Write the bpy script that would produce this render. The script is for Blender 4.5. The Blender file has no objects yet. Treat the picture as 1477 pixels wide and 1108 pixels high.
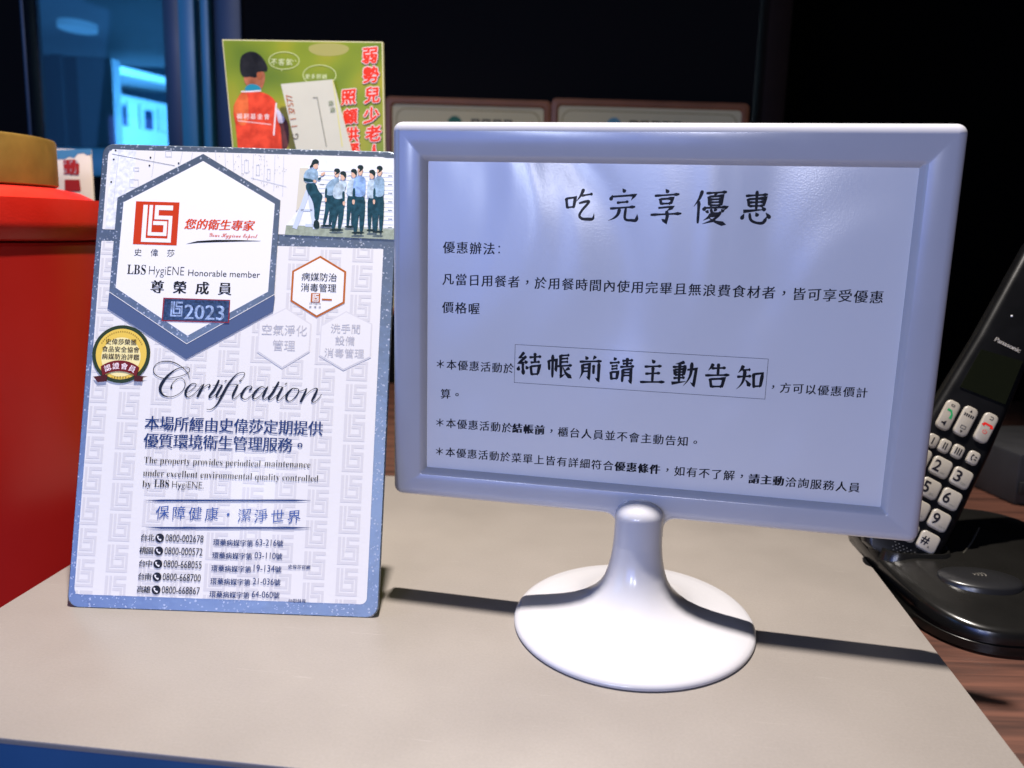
import bpy, bmesh, math, random
from mathutils import Vector, Matrix, Euler, geometry
R = math.radians
random.seed(7)
S = bpy.context.scene
COL = S.collection

# ------------------------------------------------------------------ camera
CAM_H, FPX, PITCH, ROLL, CX, CY = 0.2511, 1240.0, 10.372, -1.6575, 738.5, 554.0
CAMROT = Matrix.Rotation(R(-PITCH), 3, 'X') @ Matrix.Rotation(R(ROLL), 3, 'Y')
CAMPOS = Vector((0, 0, CAM_H))
cd = bpy.data.cameras.new('camera'); cam = bpy.data.objects.new('camera', cd); COL.objects.link(cam)
cam.matrix_world = Matrix.Translation(CAMPOS) @ (CAMROT @ Matrix.Rotation(R(90), 3, 'X')).to_4x4()
cd.sensor_fit = 'HORIZONTAL'; cd.sensor_width = 36; cd.lens = FPX / 1477 * 36
cd.clip_start = 0.02; cd.clip_end = 60
cd.dof.use_dof = True; cd.dof.focus_distance = 0.54; cd.dof.aperture_fstop = 8.0
S.camera = cam

# ------------------------------------------------------------------ world and lamps
W = bpy.data.worlds.new('World'); S.world = W; W.use_nodes = True
W.node_tree.nodes['Background'].inputs[0].default_value = (0.35, 0.5, 1.0, 1)
W.node_tree.nodes['Background'].inputs[1].default_value = 0.012
S.view_settings.view_transform = 'Standard'; S.view_settings.look = 'None'
S.view_settings.exposure = 0; S.view_settings.gamma = 1; S.view_settings.use_curve_mapping = False

def aim(o, target):
    o.rotation_euler = (Vector(target) - Vector(o.location)).to_track_quat('-Z', 'Y').to_euler()
def area(name, loc, target, sx, sy, power, color):
    l = bpy.data.lights.new(name, 'AREA'); l.shape = 'RECTANGLE'; l.size = sx; l.size_y = sy
    l.energy = power; l.color = color
    o = bpy.data.objects.new(name, l); COL.objects.link(o); o.location = loc; aim(o, target); return o
def spot(name, loc, target, angle, blend, power, color, radius):
    l = bpy.data.lights.new(name, 'SPOT'); l.spot_size = R(angle); l.spot_blend = blend
    l.energy = power; l.color = color; l.shadow_soft_size = radius
    o = bpy.data.objects.new(name, l); COL.objects.link(o); o.location = loc; aim(o, target); return o

spot('ceiling_spot', (-0.05, 0.605, 2.0), (-0.20, 0.52, 0.0), 70, 1.0, 425, (1.0, 0.925, 0.86), 0.030)
area('blue_fill_behind', (-1.3, -1.8, 0.38), (0.05, 0.5, 0.2), 1.7, 0.7, 22, (0.13, 0.26, 1.0))  # added blue fill, standing in for window light behind the camera
area('window_side', (-1.7, 0.1, 0.55), (0.1, 0.5, 0.2), 0.9, 0.9, 5, (0.10, 0.38, 1.0))
area('film_glare_fill', (-0.80, -1.35, 0.52), (0.1, 0.5, 0.2), 0.14, 0.24, 8.0, (0.72, 0.80, 1.0))  # this and the next are added unseen lights for glare on the film
area('film_glare_fill', (-0.30, -1.45, 0.58), (0.1, 0.5, 0.2), 0.20, 0.16, 8.0, (0.80, 0.82, 1.0))

# ------------------------------------------------------------------ measuring helpers
def ray(px, py):
    return CAMROT @ Vector(((px - CX) / FPX, 1, -(py - CY) / FPX))
def on_z(px, py, z=0.0):
    v = ray(px, py); return CAMPOS + v * ((z - CAM_H) / v.z)
def on_y(px, py, y):
    v = ray(px, py); return CAMPOS + v * (y / v.y)
class Plane:
    """local x to the right, local z up, front towards -y; measures photo positions on a real plane"""
    def __init__(s, M): s.M = M; s.I = M.inverted()
    def __call__(s, px, py, y=0.0):
        o = s.I @ CAMPOS; v = s.I.to_3x3() @ ray(px, py)
        p = o + v * ((y - o.y) / v.y); return (p.x, p.z)

# ------------------------------------------------------------------ materials
MATS = {}
def lin(h):
    h = h.lstrip('#'); f = lambda c: c / 12.92 if c <= .04045 else ((c + .055) / 1.055) ** 2.4
    return tuple(f(int(h[i:i + 2], 16) / 255) for i in (0, 2, 4)) + (1,)
def mat(name, color, rough=.5, metal=0, spec=.5, coat=0, coat_rough=.1, noise=0, nscale=40, bump=0, bscale=300, emit=0):
    if name in MATS: return MATS[name]
    m = bpy.data.materials.new(name); m.use_nodes = True; nt = m.node_tree; b = nt.nodes['Principled BSDF']
    c = lin(color) if isinstance(color, str) else tuple(color) + (1,)
    b.inputs['Base Color'].default_value = c
    b.inputs['Roughness'].default_value = rough; b.inputs['Metallic'].default_value = metal
    b.inputs['Specular IOR Level'].default_value = spec
    b.inputs['Coat Weight'].default_value = coat; b.inputs['Coat Roughness'].default_value = coat_rough
    if emit:
        b.inputs['Emission Color'].default_value = c; b.inputs['Emission Strength'].default_value = emit
    tc = nt.nodes.new('ShaderNodeTexCoord')
    if noise:
        n = nt.nodes.new('ShaderNodeTexNoise'); n.inputs['Scale'].default_value = nscale; n.inputs['Detail'].default_value = 6
        nt.links.new(tc.outputs['Object'], n.inputs['Vector'])
        r = nt.nodes.new('ShaderNodeMapRange'); r.inputs['From Min'].default_value = .3; r.inputs['From Max'].default_value = .7
        r.inputs['To Min'].default_value = 1 - noise; r.inputs['To Max'].default_value = 1 + noise
        nt.links.new(n.outputs['Fac'], r.inputs['Value'])
        mx = nt.nodes.new('ShaderNodeMix'); mx.data_type = 'RGBA'; mx.blend_type = 'MULTIPLY'; mx.inputs['Factor'].default_value = 1
        mx.inputs['A'].default_value = c; nt.links.new(r.outputs['Result'], mx.inputs['B'])
        nt.links.new(mx.outputs['Result'], b.inputs['Base Color'])
        r2 = nt.nodes.new('ShaderNodeMapRange'); r2.inputs['To Min'].default_value = max(rough - .08, .02); r2.inputs['To Max'].default_value = rough + .08
        nt.links.new(n.outputs['Fac'], r2.inputs['Value']); nt.links.new(r2.outputs['Result'], b.inputs['Roughness'])
    if bump:
        n2 = nt.nodes.new('ShaderNodeTexNoise'); n2.inputs['Scale'].default_value = bscale; n2.inputs['Detail'].default_value = 3
        nt.links.new(tc.outputs['Object'], n2.inputs['Vector'])
        bp = nt.nodes.new('ShaderNodeBump'); bp.inputs['Strength'].default_value = 1; bp.inputs['Distance'].default_value = bump
        nt.links.new(n2.outputs['Fac'], bp.inputs['Height']); nt.links.new(bp.outputs['Normal'], b.inputs['Normal'])
    MATS[name] = m; return m
def ink(h, name=None):
    """printed colour under a glossy laminate"""
    return mat('print_' + (name or h.lstrip('#')), h, rough=.5, spec=.2, coat=.04, coat_rough=.12)

def film_mat(name, color):
    """paper or ink seen under a thin wavy plastic sheet"""
    m = mat(name, color, rough=.55, coat=1.0, coat_rough=.21); nt = m.node_tree; b = nt.nodes['Principled BSDF']
    tc = nt.nodes.new('ShaderNodeTexCoord'); mp = nt.nodes.new('ShaderNodeMapping')
    mp.inputs['Rotation'].default_value = (0, R(-14), 0); mp.inputs['Scale'].default_value = (10, 10, 5.5)
    nt.links.new(tc.outputs['Object'], mp.inputs['Vector'])
    n = nt.nodes.new('ShaderNodeTexNoise'); n.inputs['Scale'].default_value = 1; n.inputs['Detail'].default_value = 1.5
    n.inputs['Distortion'].default_value = .6
    nt.links.new(mp.outputs['Vector'], n.inputs['Vector'])
    g = nt.nodes.new('ShaderNodeTexNoise'); g.inputs['Scale'].default_value = 1100; g.inputs['Detail'].default_value = 2
    nt.links.new(tc.outputs['Object'], g.inputs['Vector'])
    b1 = nt.nodes.new('ShaderNodeBump'); b1.inputs['Strength'].default_value = 1; b1.inputs['Distance'].default_value = .0140
    nt.links.new(n.outputs['Fac'], b1.inputs['Height'])
    b2 = nt.nodes.new('ShaderNodeBump'); b2.inputs['Strength'].default_value = 1; b2.inputs['Distance'].default_value = .00006
    nt.links.new(g.outputs['Fac'], b2.inputs['Height']); nt.links.new(b1.outputs['Normal'], b2.inputs['Normal'])
    nt.links.new(b2.outputs['Normal'], b.inputs['Coat Normal'])
    return m

def foil_mat(name):
    m = mat(name, (.14, .175, .215), rough=.36, metal=.75); nt = m.node_tree; b = nt.nodes['Principled BSDF']
    tc = nt.nodes.new('ShaderNodeTexCoord')
    v = nt.nodes.new('ShaderNodeTexVoronoi'); v.inputs['Scale'].default_value = 1000
    nt.links.new(tc.outputs['Object'], v.inputs['Vector'])
    w = nt.nodes.new('ShaderNodeTexWhiteNoise'); nt.links.new(v.outputs['Position'], w.inputs['Vector'])
    # glitter glints put into the colour: scattered paler, rougher cells
    r = nt.nodes.new('ShaderNodeMapRange'); r.inputs['From Min'].default_value = .93; r.inputs['From Max'].default_value = .97
    nt.links.new(w.outputs['Value'], r.inputs['Value'])
    mx = nt.nodes.new('ShaderNodeMix'); mx.data_type = 'RGBA'; nt.links.new(r.outputs['Result'], mx.inputs['Factor'])
    mx.inputs['A'].default_value = b.inputs['Base Color'].default_value; mx.inputs['B'].default_value = (.46, .48, .52, 1)
    nt.links.new(mx.outputs['Result'], b.inputs['Base Color'])
    rr_ = nt.nodes.new('ShaderNodeMapRange'); rr_.inputs['To Min'].default_value = .42; rr_.inputs['To Max'].default_value = .6
    nt.links.new(r.outputs['Result'], rr_.inputs['Value']); nt.links.new(rr_.outputs['Result'], b.inputs['Roughness'])
    n = nt.nodes.new('ShaderNodeTexNoise'); n.inputs['Scale'].default_value = 60; n.inputs['Detail'].default_value = 3
    nt.links.new(tc.outputs['Object'], n.inputs['Vector'])
    bp = nt.nodes.new('ShaderNodeBump'); bp.inputs['Strength'].default_value = 1; bp.inputs['Distance'].default_value = .0004
    nt.links.new(n.outputs['Fac'], bp.inputs['Height']); nt.links.new(bp.outputs['Normal'], b.inputs['Normal'])
    return m

def wood_mat(name, c1, c2, rough=.4):
    m = mat(name, c1, rough=rough); nt = m.node_tree; b = nt.nodes['Principled BSDF']
    tc = nt.nodes.new('ShaderNodeTexCoord'); mp = nt.nodes.new('ShaderNodeMapping'); mp.inputs['Scale'].default_value = (6, 110, 110)
    mp.inputs['Rotation'].default_value = (0, 0, R(-4))
    nt.links.new(tc.outputs['Object'], mp.inputs['Vector'])
    n = nt.nodes.new('ShaderNodeTexNoise'); n.inputs['Scale'].default_value = 1; n.inputs['Detail'].default_value = 8; n.inputs['Distortion'].default_value = .4
    nt.links.new(mp.outputs['Vector'], n.inputs['Vector'])
    cr = nt.nodes.new('ShaderNodeValToRGB'); cr.color_ramp.elements[0].position = .3; cr.color_ramp.elements[1].position = .7
    cr.color_ramp.elements[0].color = lin(c1); cr.color_ramp.elements[1].color = lin(c2)
    nt.links.new(n.outputs['Fac'], cr.inputs['Fac']); nt.links.new(cr.outputs['Color'], b.inputs['Base Color'])
    return m

def laminate_mat(name):
    """beige matt laminate with faint mottling and fine hairline scratches"""
    m = mat(name, (.226, .202, .181), rough=.36, spec=.5, noise=.05, nscale=11, bump=.00008, bscale=900); nt = m.node_tree; b = nt.nodes['Principled BSDF']
    tc = nt.nodes.new('ShaderNodeTexCoord'); src = b.inputs['Base Color'].links[0].from_socket
    acc = None
    for ang, sc, seed in ((20, 55, 1.0), (-35, 70, 4.0), (70, 48, 9.0)):
        mp = nt.nodes.new('ShaderNodeMapping'); mp.inputs['Rotation'].default_value = (0, 0, R(ang)); mp.inputs['Scale'].default_value = (14, sc * 9, 1)
        mp.inputs['Location'].default_value = (seed, seed * 2, 0)
        nt.links.new(tc.outputs['Object'], mp.inputs['Vector'])
        n = nt.nodes.new('ShaderNodeTexNoise'); n.inputs['Scale'].default_value = 1; n.inputs['Detail'].default_value = 3; n.inputs['Distortion'].default_value = 2.2
        nt.links.new(mp.outputs['Vector'], n.inputs['Vector'])
        r = nt.nodes.new('ShaderNodeMapRange'); r.inputs['From Min'].default_value = .70; r.inputs['From Max'].default_value = .82
        nt.links.new(n.outputs['Fac'], r.inputs['Value'])
        if acc is None: acc = r.outputs['Result']
        else:
            mm = nt.nodes.new('ShaderNodeMath'); mm.operation = 'MAXIMUM'; nt.links.new(acc, mm.inputs[0]); nt.links.new(r.outputs['Result'], mm.inputs[1]); acc = mm.outputs[0]
    mu = nt.nodes.new('ShaderNodeMath'); mu.operation = 'MULTIPLY'; mu.inputs[1].default_value = .20; nt.links.new(acc, mu.inputs[0])
    mx = nt.nodes.new('ShaderNodeMix'); mx.data_type = 'RGBA'; nt.links.new(mu.outputs[0], mx.inputs['Factor'])
    nt.links.new(src, mx.inputs['A']); mx.inputs['B'].default_value = (.6, .56, .52, 1)
    sp = nt.nodes.new('ShaderNodeTexNoise'); sp.inputs['Scale'].default_value = 620; sp.inputs['Detail'].default_value = 4
    nt.links.new(tc.outputs['Object'], sp.inputs['Vector']); sr = nt.nodes.new('ShaderNodeMapRange'); sr.inputs['From Min'].default_value = .3; sr.inputs['From Max'].default_value = .7
    sr.inputs['To Min'].default_value = .955; sr.inputs['To Max'].default_value = 1.045; nt.links.new(sp.outputs['Fac'], sr.inputs['Value'])
    m2 = nt.nodes.new('ShaderNodeMix'); m2.data_type = 'RGBA'; m2.blend_type = 'MULTIPLY'; m2.inputs['Factor'].default_value = 1
    nt.links.new(mx.outputs['Result'], m2.inputs['A']); nt.links.new(sr.outputs['Result'], m2.inputs['B']); nt.links.new(m2.outputs['Result'], b.inputs['Base Color'])
    rl = b.inputs['Roughness'].links[0].from_node; rl.inputs['To Min'].default_value = .22; rl.inputs['To Max'].default_value = .52
    return m

# ------------------------------------------------------------------ object helpers
def tag(o, label=None, cat=None, group=None, kind=None):
    if label: o['label'] = label
    if cat: o['category'] = cat
    if group: o['group'] = group
    if kind: o['kind'] = kind
    return o
def empty(name, loc, rot, label, cat, group=None):
    o = bpy.data.objects.new(name, None); COL.objects.link(o); o.empty_display_size = .02
    o.location = loc; o.rotation_euler = rot
    return tag(o, label, cat, group)
def link(name, bm, mats, parent=None, smooth=35, loc=None, rot=None):
    bmesh.ops.recalc_face_normals(bm, faces=bm.faces)
    return link_raw(name, bm, mats, parent, smooth, loc, rot)
def link_raw(name, bm, mats, parent=None, smooth=35, loc=None, rot=None):
    if smooth:
        for f in bm.faces: f.smooth = True
        for e in bm.edges:
            if len(e.link_faces) == 2 and e.calc_face_angle(0) > R(smooth): e.smooth = False
    me = bpy.data.meshes.new(name); bm.to_mesh(me); bm.free()
    for m in (mats if isinstance(mats, (list, tuple)) else [mats]): me.materials.append(m)
    o = bpy.data.objects.new(name, me); COL.objects.link(o)
    if parent: o.parent = parent
    if loc: o.location = loc
    if rot: o.rotation_euler = rot
    return o
def box(bm, x0, x1, y0, y1, z0, z1, bevel=0, seg=2, mi=0):
    v = [bm.verts.new((x, y, z)) for z in (z0, z1) for y in (y0, y1) for x in (x0, x1)]
    fs = [bm.faces.new([v[i] for i in q]) for q in ((0, 2, 3, 1), (4, 5, 7, 6), (0, 1, 5, 4), (2, 6, 7, 3), (0, 4, 6, 2), (1, 3, 7, 5))]
    for f in fs: f.material_index = mi
    if bevel:
        es = list({e for f in fs for e in f.edges})
        r = bmesh.ops.bevel(bm, geom=es, offset=bevel, segments=seg, affect='EDGES', profile=.5)
        for f in r['faces']: f.material_index = mi
def rrect(w, h, r, n=6):
    """rounded rectangle outline, counter-clockwise, centred"""
    if not isinstance(r, (tuple, list)): r = (r,) * 4
    out = []
    for (sx, sy, a0), rr in zip(((1, 1, 0), (-1, 1, 90), (-1, -1, 180), (1, -1, 270)), r):
        cx, cy = sx * (w / 2 - rr), sy * (h / 2 - rr)
        for i in range(n + 1):
            a = R(a0 + 90 * i / n); out.append((cx + rr * math.cos(a), cy + rr * math.sin(a)))
    return out
def loft(bm, rings, cap0=True, cap1=True, mi=0):
    """rings: lists of 3D points, same count"""
    vs = [[bm.verts.new(p) for p in r] for r in rings]; n = len(vs[0])
    for a, b in zip(vs, vs[1:]):
        for i in range(n):
            f = bm.faces.new((a[i], a[(i + 1) % n], b[(i + 1) % n], b[i])); f.material_index = mi
    if cap0: bm.faces.new(vs[0]).material_index = mi
    if cap1: bm.faces.new(vs[-1]).material_index = mi
    return vs
def lathe(bm, prof, n=96, sy=1.0, mi=0):
    rings = [[(r * math.cos(2 * math.pi * i / n), r * sy * math.sin(2 * math.pi * i / n), z) for i in range(n)] for r, z in prof if r > 0]
    vs = loft(bm, rings, prof[0][0] > 0, prof[-1][0] > 0, mi)
    for end, ring in ((prof[0], vs[0]), (prof[-1], vs[-1])):
        if end[0] == 0:
            c = bm.verts.new((0, 0, end[1]))
            for i in range(n): bm.faces.new((ring[i], ring[(i + 1) % n], c)).material_index = mi
def prism(bm, pts, y0, y1, mi=0):
    """outline in local x,z given thickness along y"""
    loft(bm, [[(x, y0, z) for x, z in pts], [(x, y1, z) for x, z in pts]], mi=mi)

# ------------------------------------------------------------------ lettering and print
GL = {}
def glyph(s, off=0.0, res=3):
    k = (s, off, res)
    if k not in GL:
        c = bpy.data.curves.new('letter', 'FONT'); c.body = s; c.size = 1; c.offset = off; c.resolution_u = res
        o = bpy.data.objects.new('letter', c); COL.objects.link(o)
        bpy.context.view_layer.update()
        me = bpy.data.meshes.new_from_object(o.evaluated_get(bpy.context.evaluated_depsgraph_get()))
        GL[k] = ([(v.co.x, v.co.y) for v in me.vertices], [tuple(p.vertices) for p in me.polygons])
        bpy.data.objects.remove(o); bpy.data.curves.remove(c); bpy.data.meshes.remove(me)
    return GL[k]
MATH = {}
for base, A, a in (('bold', 0x1D400, 0x1D41A), ('script', 0x1D4D0, 0x1D4EA), ('sansbold', 0x1D5D4, 0x1D5EE), ('ital', 0x1D468, 0x1D482)):
    for i in range(26):
        MATH[base, chr(65 + i)] = chr(A + i); MATH[base, chr(97 + i)] = chr(a + i)
sub = {'e': 'ℯ', 'g': 'ℊ', 'o': 'ℴ', 'B': 'ℬ', 'E': 'ℰ', 'F': 'ℱ', 'H': 'ℋ', 'I': 'ℐ', 'L': 'ℒ', 'M': 'ℳ', 'R': 'ℛ'}
for i in range(26):
    for b0, ch in ((0x1D49C, chr(65 + i)), (0x1D4B6, chr(97 + i))):
        MATH['thin', ch] = sub.get(ch, chr(b0 + i))
def styled(s, st): return ''.join(MATH.get((st, c), c) for c in s)

class Print:
    """flat printing laid on a board: polygons in the board's local x,z; each layer a hair above the last"""
    def __init__(s, plane, y, step=.00006):
        s.pl, s.y, s.step, s.bm, s.mats = plane, y, step, bmesh.new(), []
    def mi(s, m):
        if m not in s.mats: s.mats.append(m)
        return s.mats.index(m)
    def P(s, p): return s.pl(p[0], p[1], s.y) if s.pl else p
    def raw(s, verts, faces, m, lay):
        y = s.y - lay * s.step; i = s.mi(m)
        vs = [s.bm.verts.new((x, y, z)) for x, z in verts]
        for f in faces:
            try: s.bm.faces.new([vs[k] for k in f]).material_index = i
            except ValueError: pass
    def poly(s, pts, m, lay=1, px=True):
        q = [s.P(p) for p in pts] if px else pts
        tr = geometry.tessellate_polygon([[Vector((x, z, 0)) for x, z in q]])
        s.raw(q, [t for t in tr], m, lay)
    def ring(s, outer, inner, m, lay=1, px=True):
        o = [s.P(p) for p in outer] if px else outer; i = [s.P(p) for p in inner] if px else inner
        n = len(o); s.raw(o + i, [(k, (k + 1) % n, n + (k + 1) % n, n + k) for k in range(n)], m, lay)
    def line(s, pts, w, m, lay=1, px=True, taper=None):
        q = [s.P(p) for p in pts] if px else pts
        s.raw(*ribbon(q, [w * (taper[k] if taper else 1) for k in range(len(q))]), m, lay)
    def disc(s, c, rx, m, lay=1, px=True, rz=None, n=40):
        c = s.P(c) if px else c
        s.poly([(c[0] + rx * math.cos(2 * math.pi * i / n), c[1] + (rz or rx) * math.sin(2 * math.pi * i / n)) for i in range(n)], m, lay, False)
    def cjk(s, txt, p0, p1, m, lay=2, k=.95, bold=0, shear=0, px=True, off=0, slant=0, ky=1.0, flat=True, size=None, res=2):
        """p0, p1: centres of the first and the last character"""
        a = s.P(p0) if px else p0; b = s.P(p1) if px else p1
        n = len(txt); dx = (b[0] - a[0]) / max(n - 1, 1); dz = (b[1] - a[1]) / max(n - 1, 1)
        if flat: a = (a[0], (a[1] + b[1]) / 2); dz = 0
        em = (size or dx) * k
        for j, ch in enumerate(txt):
            if ch == ' ': continue
            vs, fs = glyph(ch, off, res)
            if ch in '，。：':
                gx = (min(v[0] for v in vs) + max(v[0] for v in vs)) / 2 - .5; gy = (min(v[1] for v in vs) + max(v[1] for v in vs)) / 2 - .38
                vs = [(x - gx, y - gy) for x, y in vs]
            for q in range(bold + 1):
                d = (q - bold / 2) * .035
                pts = [(a[0] + dx * j + em * (x - .5 + d + slant * (y - .38)), a[1] + dz * j + em * ky * (y - .38 + shear * (x - .5))) for x, y in vs]
                s.raw(pts, fs, m, lay + .15 * q)
    def latin(s, txt, p0, p1, m, lay=2, sy=None, off=0, slant=0, bold=0, px=True, res=3, st=None):
        """p0, p1: ends of the baseline; sy: height factor (else uniform)"""
        a = s.P(p0) if px else p0; b = s.P(p1) if px else p1
        vs, fs = glyph(styled(txt, st) if st else txt, off, res)
        x0 = min(v[0] for v in vs); x1 = max(v[0] for v in vs)
        kx = (b[0] - a[0]) / (x1 - x0); kz = kx * (sy or 1); z0 = (a[1] + b[1]) / 2
        for q in range(bold + 1):
            d = (q - bold / 2) * .03
            s.raw([(a[0] + (x - x0 + d + slant * y) * kx, z0 + y * kz) for x, y in vs], fs, m, lay + .15 * q)
    def link(s, name, parent):
        return link_raw(name, s.bm, s.mats, parent, 0)

def ribbon(pts, ws):
    n = len(pts); L = []; Rr = []
    for i in range(n):
        p = Vector(pts[i]); a = Vector(pts[max(i - 1, 0)]); b = Vector(pts[min(i + 1, n - 1)])
        d0 = (p - a).normalized() if i > 0 else (b - p).normalized(); d1 = (b - p).normalized() if i < n - 1 else d0
        t = d0 + d1
        t = t.normalized() if t.length > 1e-6 else d0
        nn = Vector((-t.y, t.x)); k = min(1 / max(nn.dot(Vector((-d0.y, d0.x))), .45), 1.6)
        h = nn * ws[i] / 2 * k
        L.append(tuple(p + h)); Rr.append(tuple(p - h))
    return L + Rr, [(i, i + 1, n + i + 1, n + i) for i in range(n - 1)]

# brush-written characters: strokes on a 100 grid (y down); type gives how the brush swells
KAI = {
'吃': ['s 9,33 13,64', 'z 10,35 36,31 32,61', 'h 13,61 33,58', 'p 60,6 52,25 39,43', 'h 54,26 87,20', 'w 47,48 76,42 57,68 50,83 58,92 76,93 90,91 93,75'],
'完': ['d 48,3 56,14', 'd 20,22 14,38', 'k 19,27 84,21 74,36', 'h 33,44 67,40', 'h 14,61 87,54', 'p 42,60 38,76 28,87 10,96', 'w 60,58 58,84 63,92 76,93 91,92 94,75'],
'享': ['d 46,2 55,13', 'h 16,22 86,16', 's 32,29 36,47', 'z 33,31 67,28 63,44', 'h 36,44 63,42', 'k 28,56 70,51 53,64', 'g 52,63 55,78 52,96 39,87', 'h 7,76 95,70'],
'優': ['p 25,4 18,26 3,50', 's 17,34 17,97', 'h 36,12 93,7', 'p 64,9 58,20', 's 44,20 46,46', 'z 45,21 81,18 79,45', 'h 47,29 78,27', 'h 47,37 78,35', 'h 47,45 78,44', 'd 35,48 31,61', 'k 33,53 95,49 87,59', 'd 44,58 40,67', 'w 52,55 55,65 65,68 76,67 77,60', 'd 61,53 66,61', 'd 80,55 87,63', 'p 54,68 46,79 32,88', 'y 48,75 75,72 58,88 30,98', 'n 46,79 64,90 96,98'],
'惠': ['h 20,17 80,12', 's 27,24 31,46', 'z 28,26 74,22 70,44', 'h 31,35 71,32', 'h 31,45 70,43', 's 50,2 51,56', 't 16,60 76,53', 'd 66,46 76,57', 'd 19,66 12,83', 'w 34,64 38,82 52,90 72,90 82,72', 'd 50,62 57,73', 'd 78,62 91,78'],
'結': ['y 28,3 12,24 27,23', 'y 37,18 8,46 39,41', 'd 31,34 40,47', 's 24,46 24,72', 'd 9,58 5,77', 'd 24,58 27,92', 'd 36,56 44,69', 'h 49,22 96,16', 's 71,3 71,40', 'h 54,42 91,37', 's 55,55 60,92', 'z 56,57 90,52 84,86', 'h 60,88 85,85'],
'帳': ['s 7,28 10,67', 'j 8,30 37,26 36,66 29,60', 's 22,6 23,96', 's 52,5 53,49', 'h 53,8 87,4', 'h 54,20 83,17', 'h 54,33 83,30', 'h 42,50 98,43', 'y 56,50 56,90 73,78', 'p 89,54 70,66', 'n 63,52 76,76 99,94'],
'前': ['d 30,4 39,17', 'p 69,2 59,17', 'h 8,27 93,20', 'p 20,36 20,68 10,94', 'j 21,38 47,34 46,90 36,83', 'h 22,51 45,49', 'h 21,64 45,62', 's 63,36 63,72', 'g 83,27 83,95 70,86'],
'請': ['d 20,2 28,13', 'h 5,25 43,20', 'h 12,37 36,33', 'h 12,48 36,44', 's 11,58 14,90', 'z 12,60 37,57 34,85', 'h 14,85 35,83', 'h 52,14 93,9', 'h 54,25 89,21', 'h 45,38 98,32', 's 71,1 71,35', 's 56,46 55,96', 'j 56,48 87,44 87,94 77,87', 'h 57,59 86,57', 'h 57,70 86,68'],
'主': ['d 44,2 56,15', 'h 18,31 82,25', 'h 22,58 78,52', 'h 4,91 96,85', 's 50,28 50,88'],
'動': ['p 47,4 32,10 13,14', 'h 4,26 55,20', 's 11,33 14,56', 'z 12,35 49,31 46,54', 'h 14,45 47,42', 'h 14,55 46,53', 's 30,10 30,82', 'h 9,68 51,63', 't 3,88 55,78', 'j 58,33 91,28 85,90 72,80', 'p 74,4 72,46 62,74 46,96'],
'告': ['p 33,4 27,17 16,31', 'h 28,22 79,17', 's 52,2 52,48', 'h 6,50 94,43', 's 25,60 31,95', 'z 26,63 75,58 69,92', 'h 31,91 70,88'],
'知': ['p 23,4 17,18 6,33', 'h 20,22 49,18', 'h 3,48 54,42', 'p 30,22 27,56 18,78 3,95', 'n 33,57 42,67 51,82', 's 61,31 65,86', 'z 62,34 93,29 88,80', 'h 65,80 89,77'],
}
PROF = {'h': ((0, .75), (.12, .95), (.3, .62), (.75, .62), (.92, 1.3), (1, .5)), 's': ((0, .6), (.1, 1.25), (.3, .9), (.85, .95), (1, .55)),
        'z': ((0, .7), (.1, .8), (.4, .7), (.55, 1.2), (.9, 1.0), (1, .7)), 'p': ((0, .7), (.1, 1.25), (.5, .85), (1, .08)),
        'n': ((0, .25), (.45, .9), (.8, 1.6), (1, .1)), 'd': ((0, .15), (.6, 1.35), (.85, 1.2), (1, .4)), 't': ((0, 1.2), (.5, .75), (1, .2)),
        'k': ((0, .7), (.12, .7), (.65, .7), (.76, 1.35), (1, .1)), 'g': ((0, .6), (.08, 1.2), (.7, .95), (.86, 1.1), (1, .08)),
        'j': ((0, .7), (.15, .75), (.3, 1.0), (.86, 1.05), (1, .08)), 'w': ((0, .6), (.1, .95), (.5, .85), (.85, 1.15), (1, .08)),
        'y': ((0, .8), (.1, 1.1), (.5, .8), (.62, 1.05), (1, .1))}
CURVY = set('wpn')
def brush(pr, ch, cx, cz, size, wid, m, lay):
    for si, st in enumerate(KAI[ch]):
        t, *pp = st.split(); pts = [Vector(tuple(float(v) for v in p.split(','))) for p in pp]
        fine = []
        for i in range(len(pts) - 1):
            p0 = pts[max(i - 1, 0)]; p1 = pts[i]; p2 = pts[i + 1]; p3 = pts[min(i + 2, len(pts) - 1)]
            N = 8
            for j in range(N):
                u = j / N
                if t in CURVY and len(pts) > 2:
                    fine.append(.5 * ((2 * p1) + (p2 - p0) * u + (2 * p0 - 5 * p1 + 4 * p2 - p3) * u * u + (3 * p1 - p0 - 3 * p2 + p3) * u ** 3))
                else: fine.append(p1.lerp(p2, u))
        fine.append(pts[-1])
        ds = [0]
        for a, b in zip(fine, fine[1:]): ds.append(ds[-1] + (b - a).length)
        pf = PROF[t]; ws = []
        for dd in ds:
            u = dd / ds[-1]
            for (u0, w0), (u1, w1) in zip(pf, pf[1:]):
                if u <= u1 + 1e-9: ws.append(w0 + (w1 - w0) * (u - u0) / (u1 - u0)); break
        loc = [(cx + (p.x - 50) / 100 * size, cz - (p.y - 50) / 100 * size) for p in fine]
        pr.raw(*ribbon(loc, [w * wid * size for w in ws]), m, lay + si * .12)

#==================================================================== THE SETTING
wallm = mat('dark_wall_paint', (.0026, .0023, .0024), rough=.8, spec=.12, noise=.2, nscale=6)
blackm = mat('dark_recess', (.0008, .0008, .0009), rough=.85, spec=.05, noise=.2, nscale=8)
deskm = wood_mat('brown_wood', '#2a1711', '#5e3b2e', .42)

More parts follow.
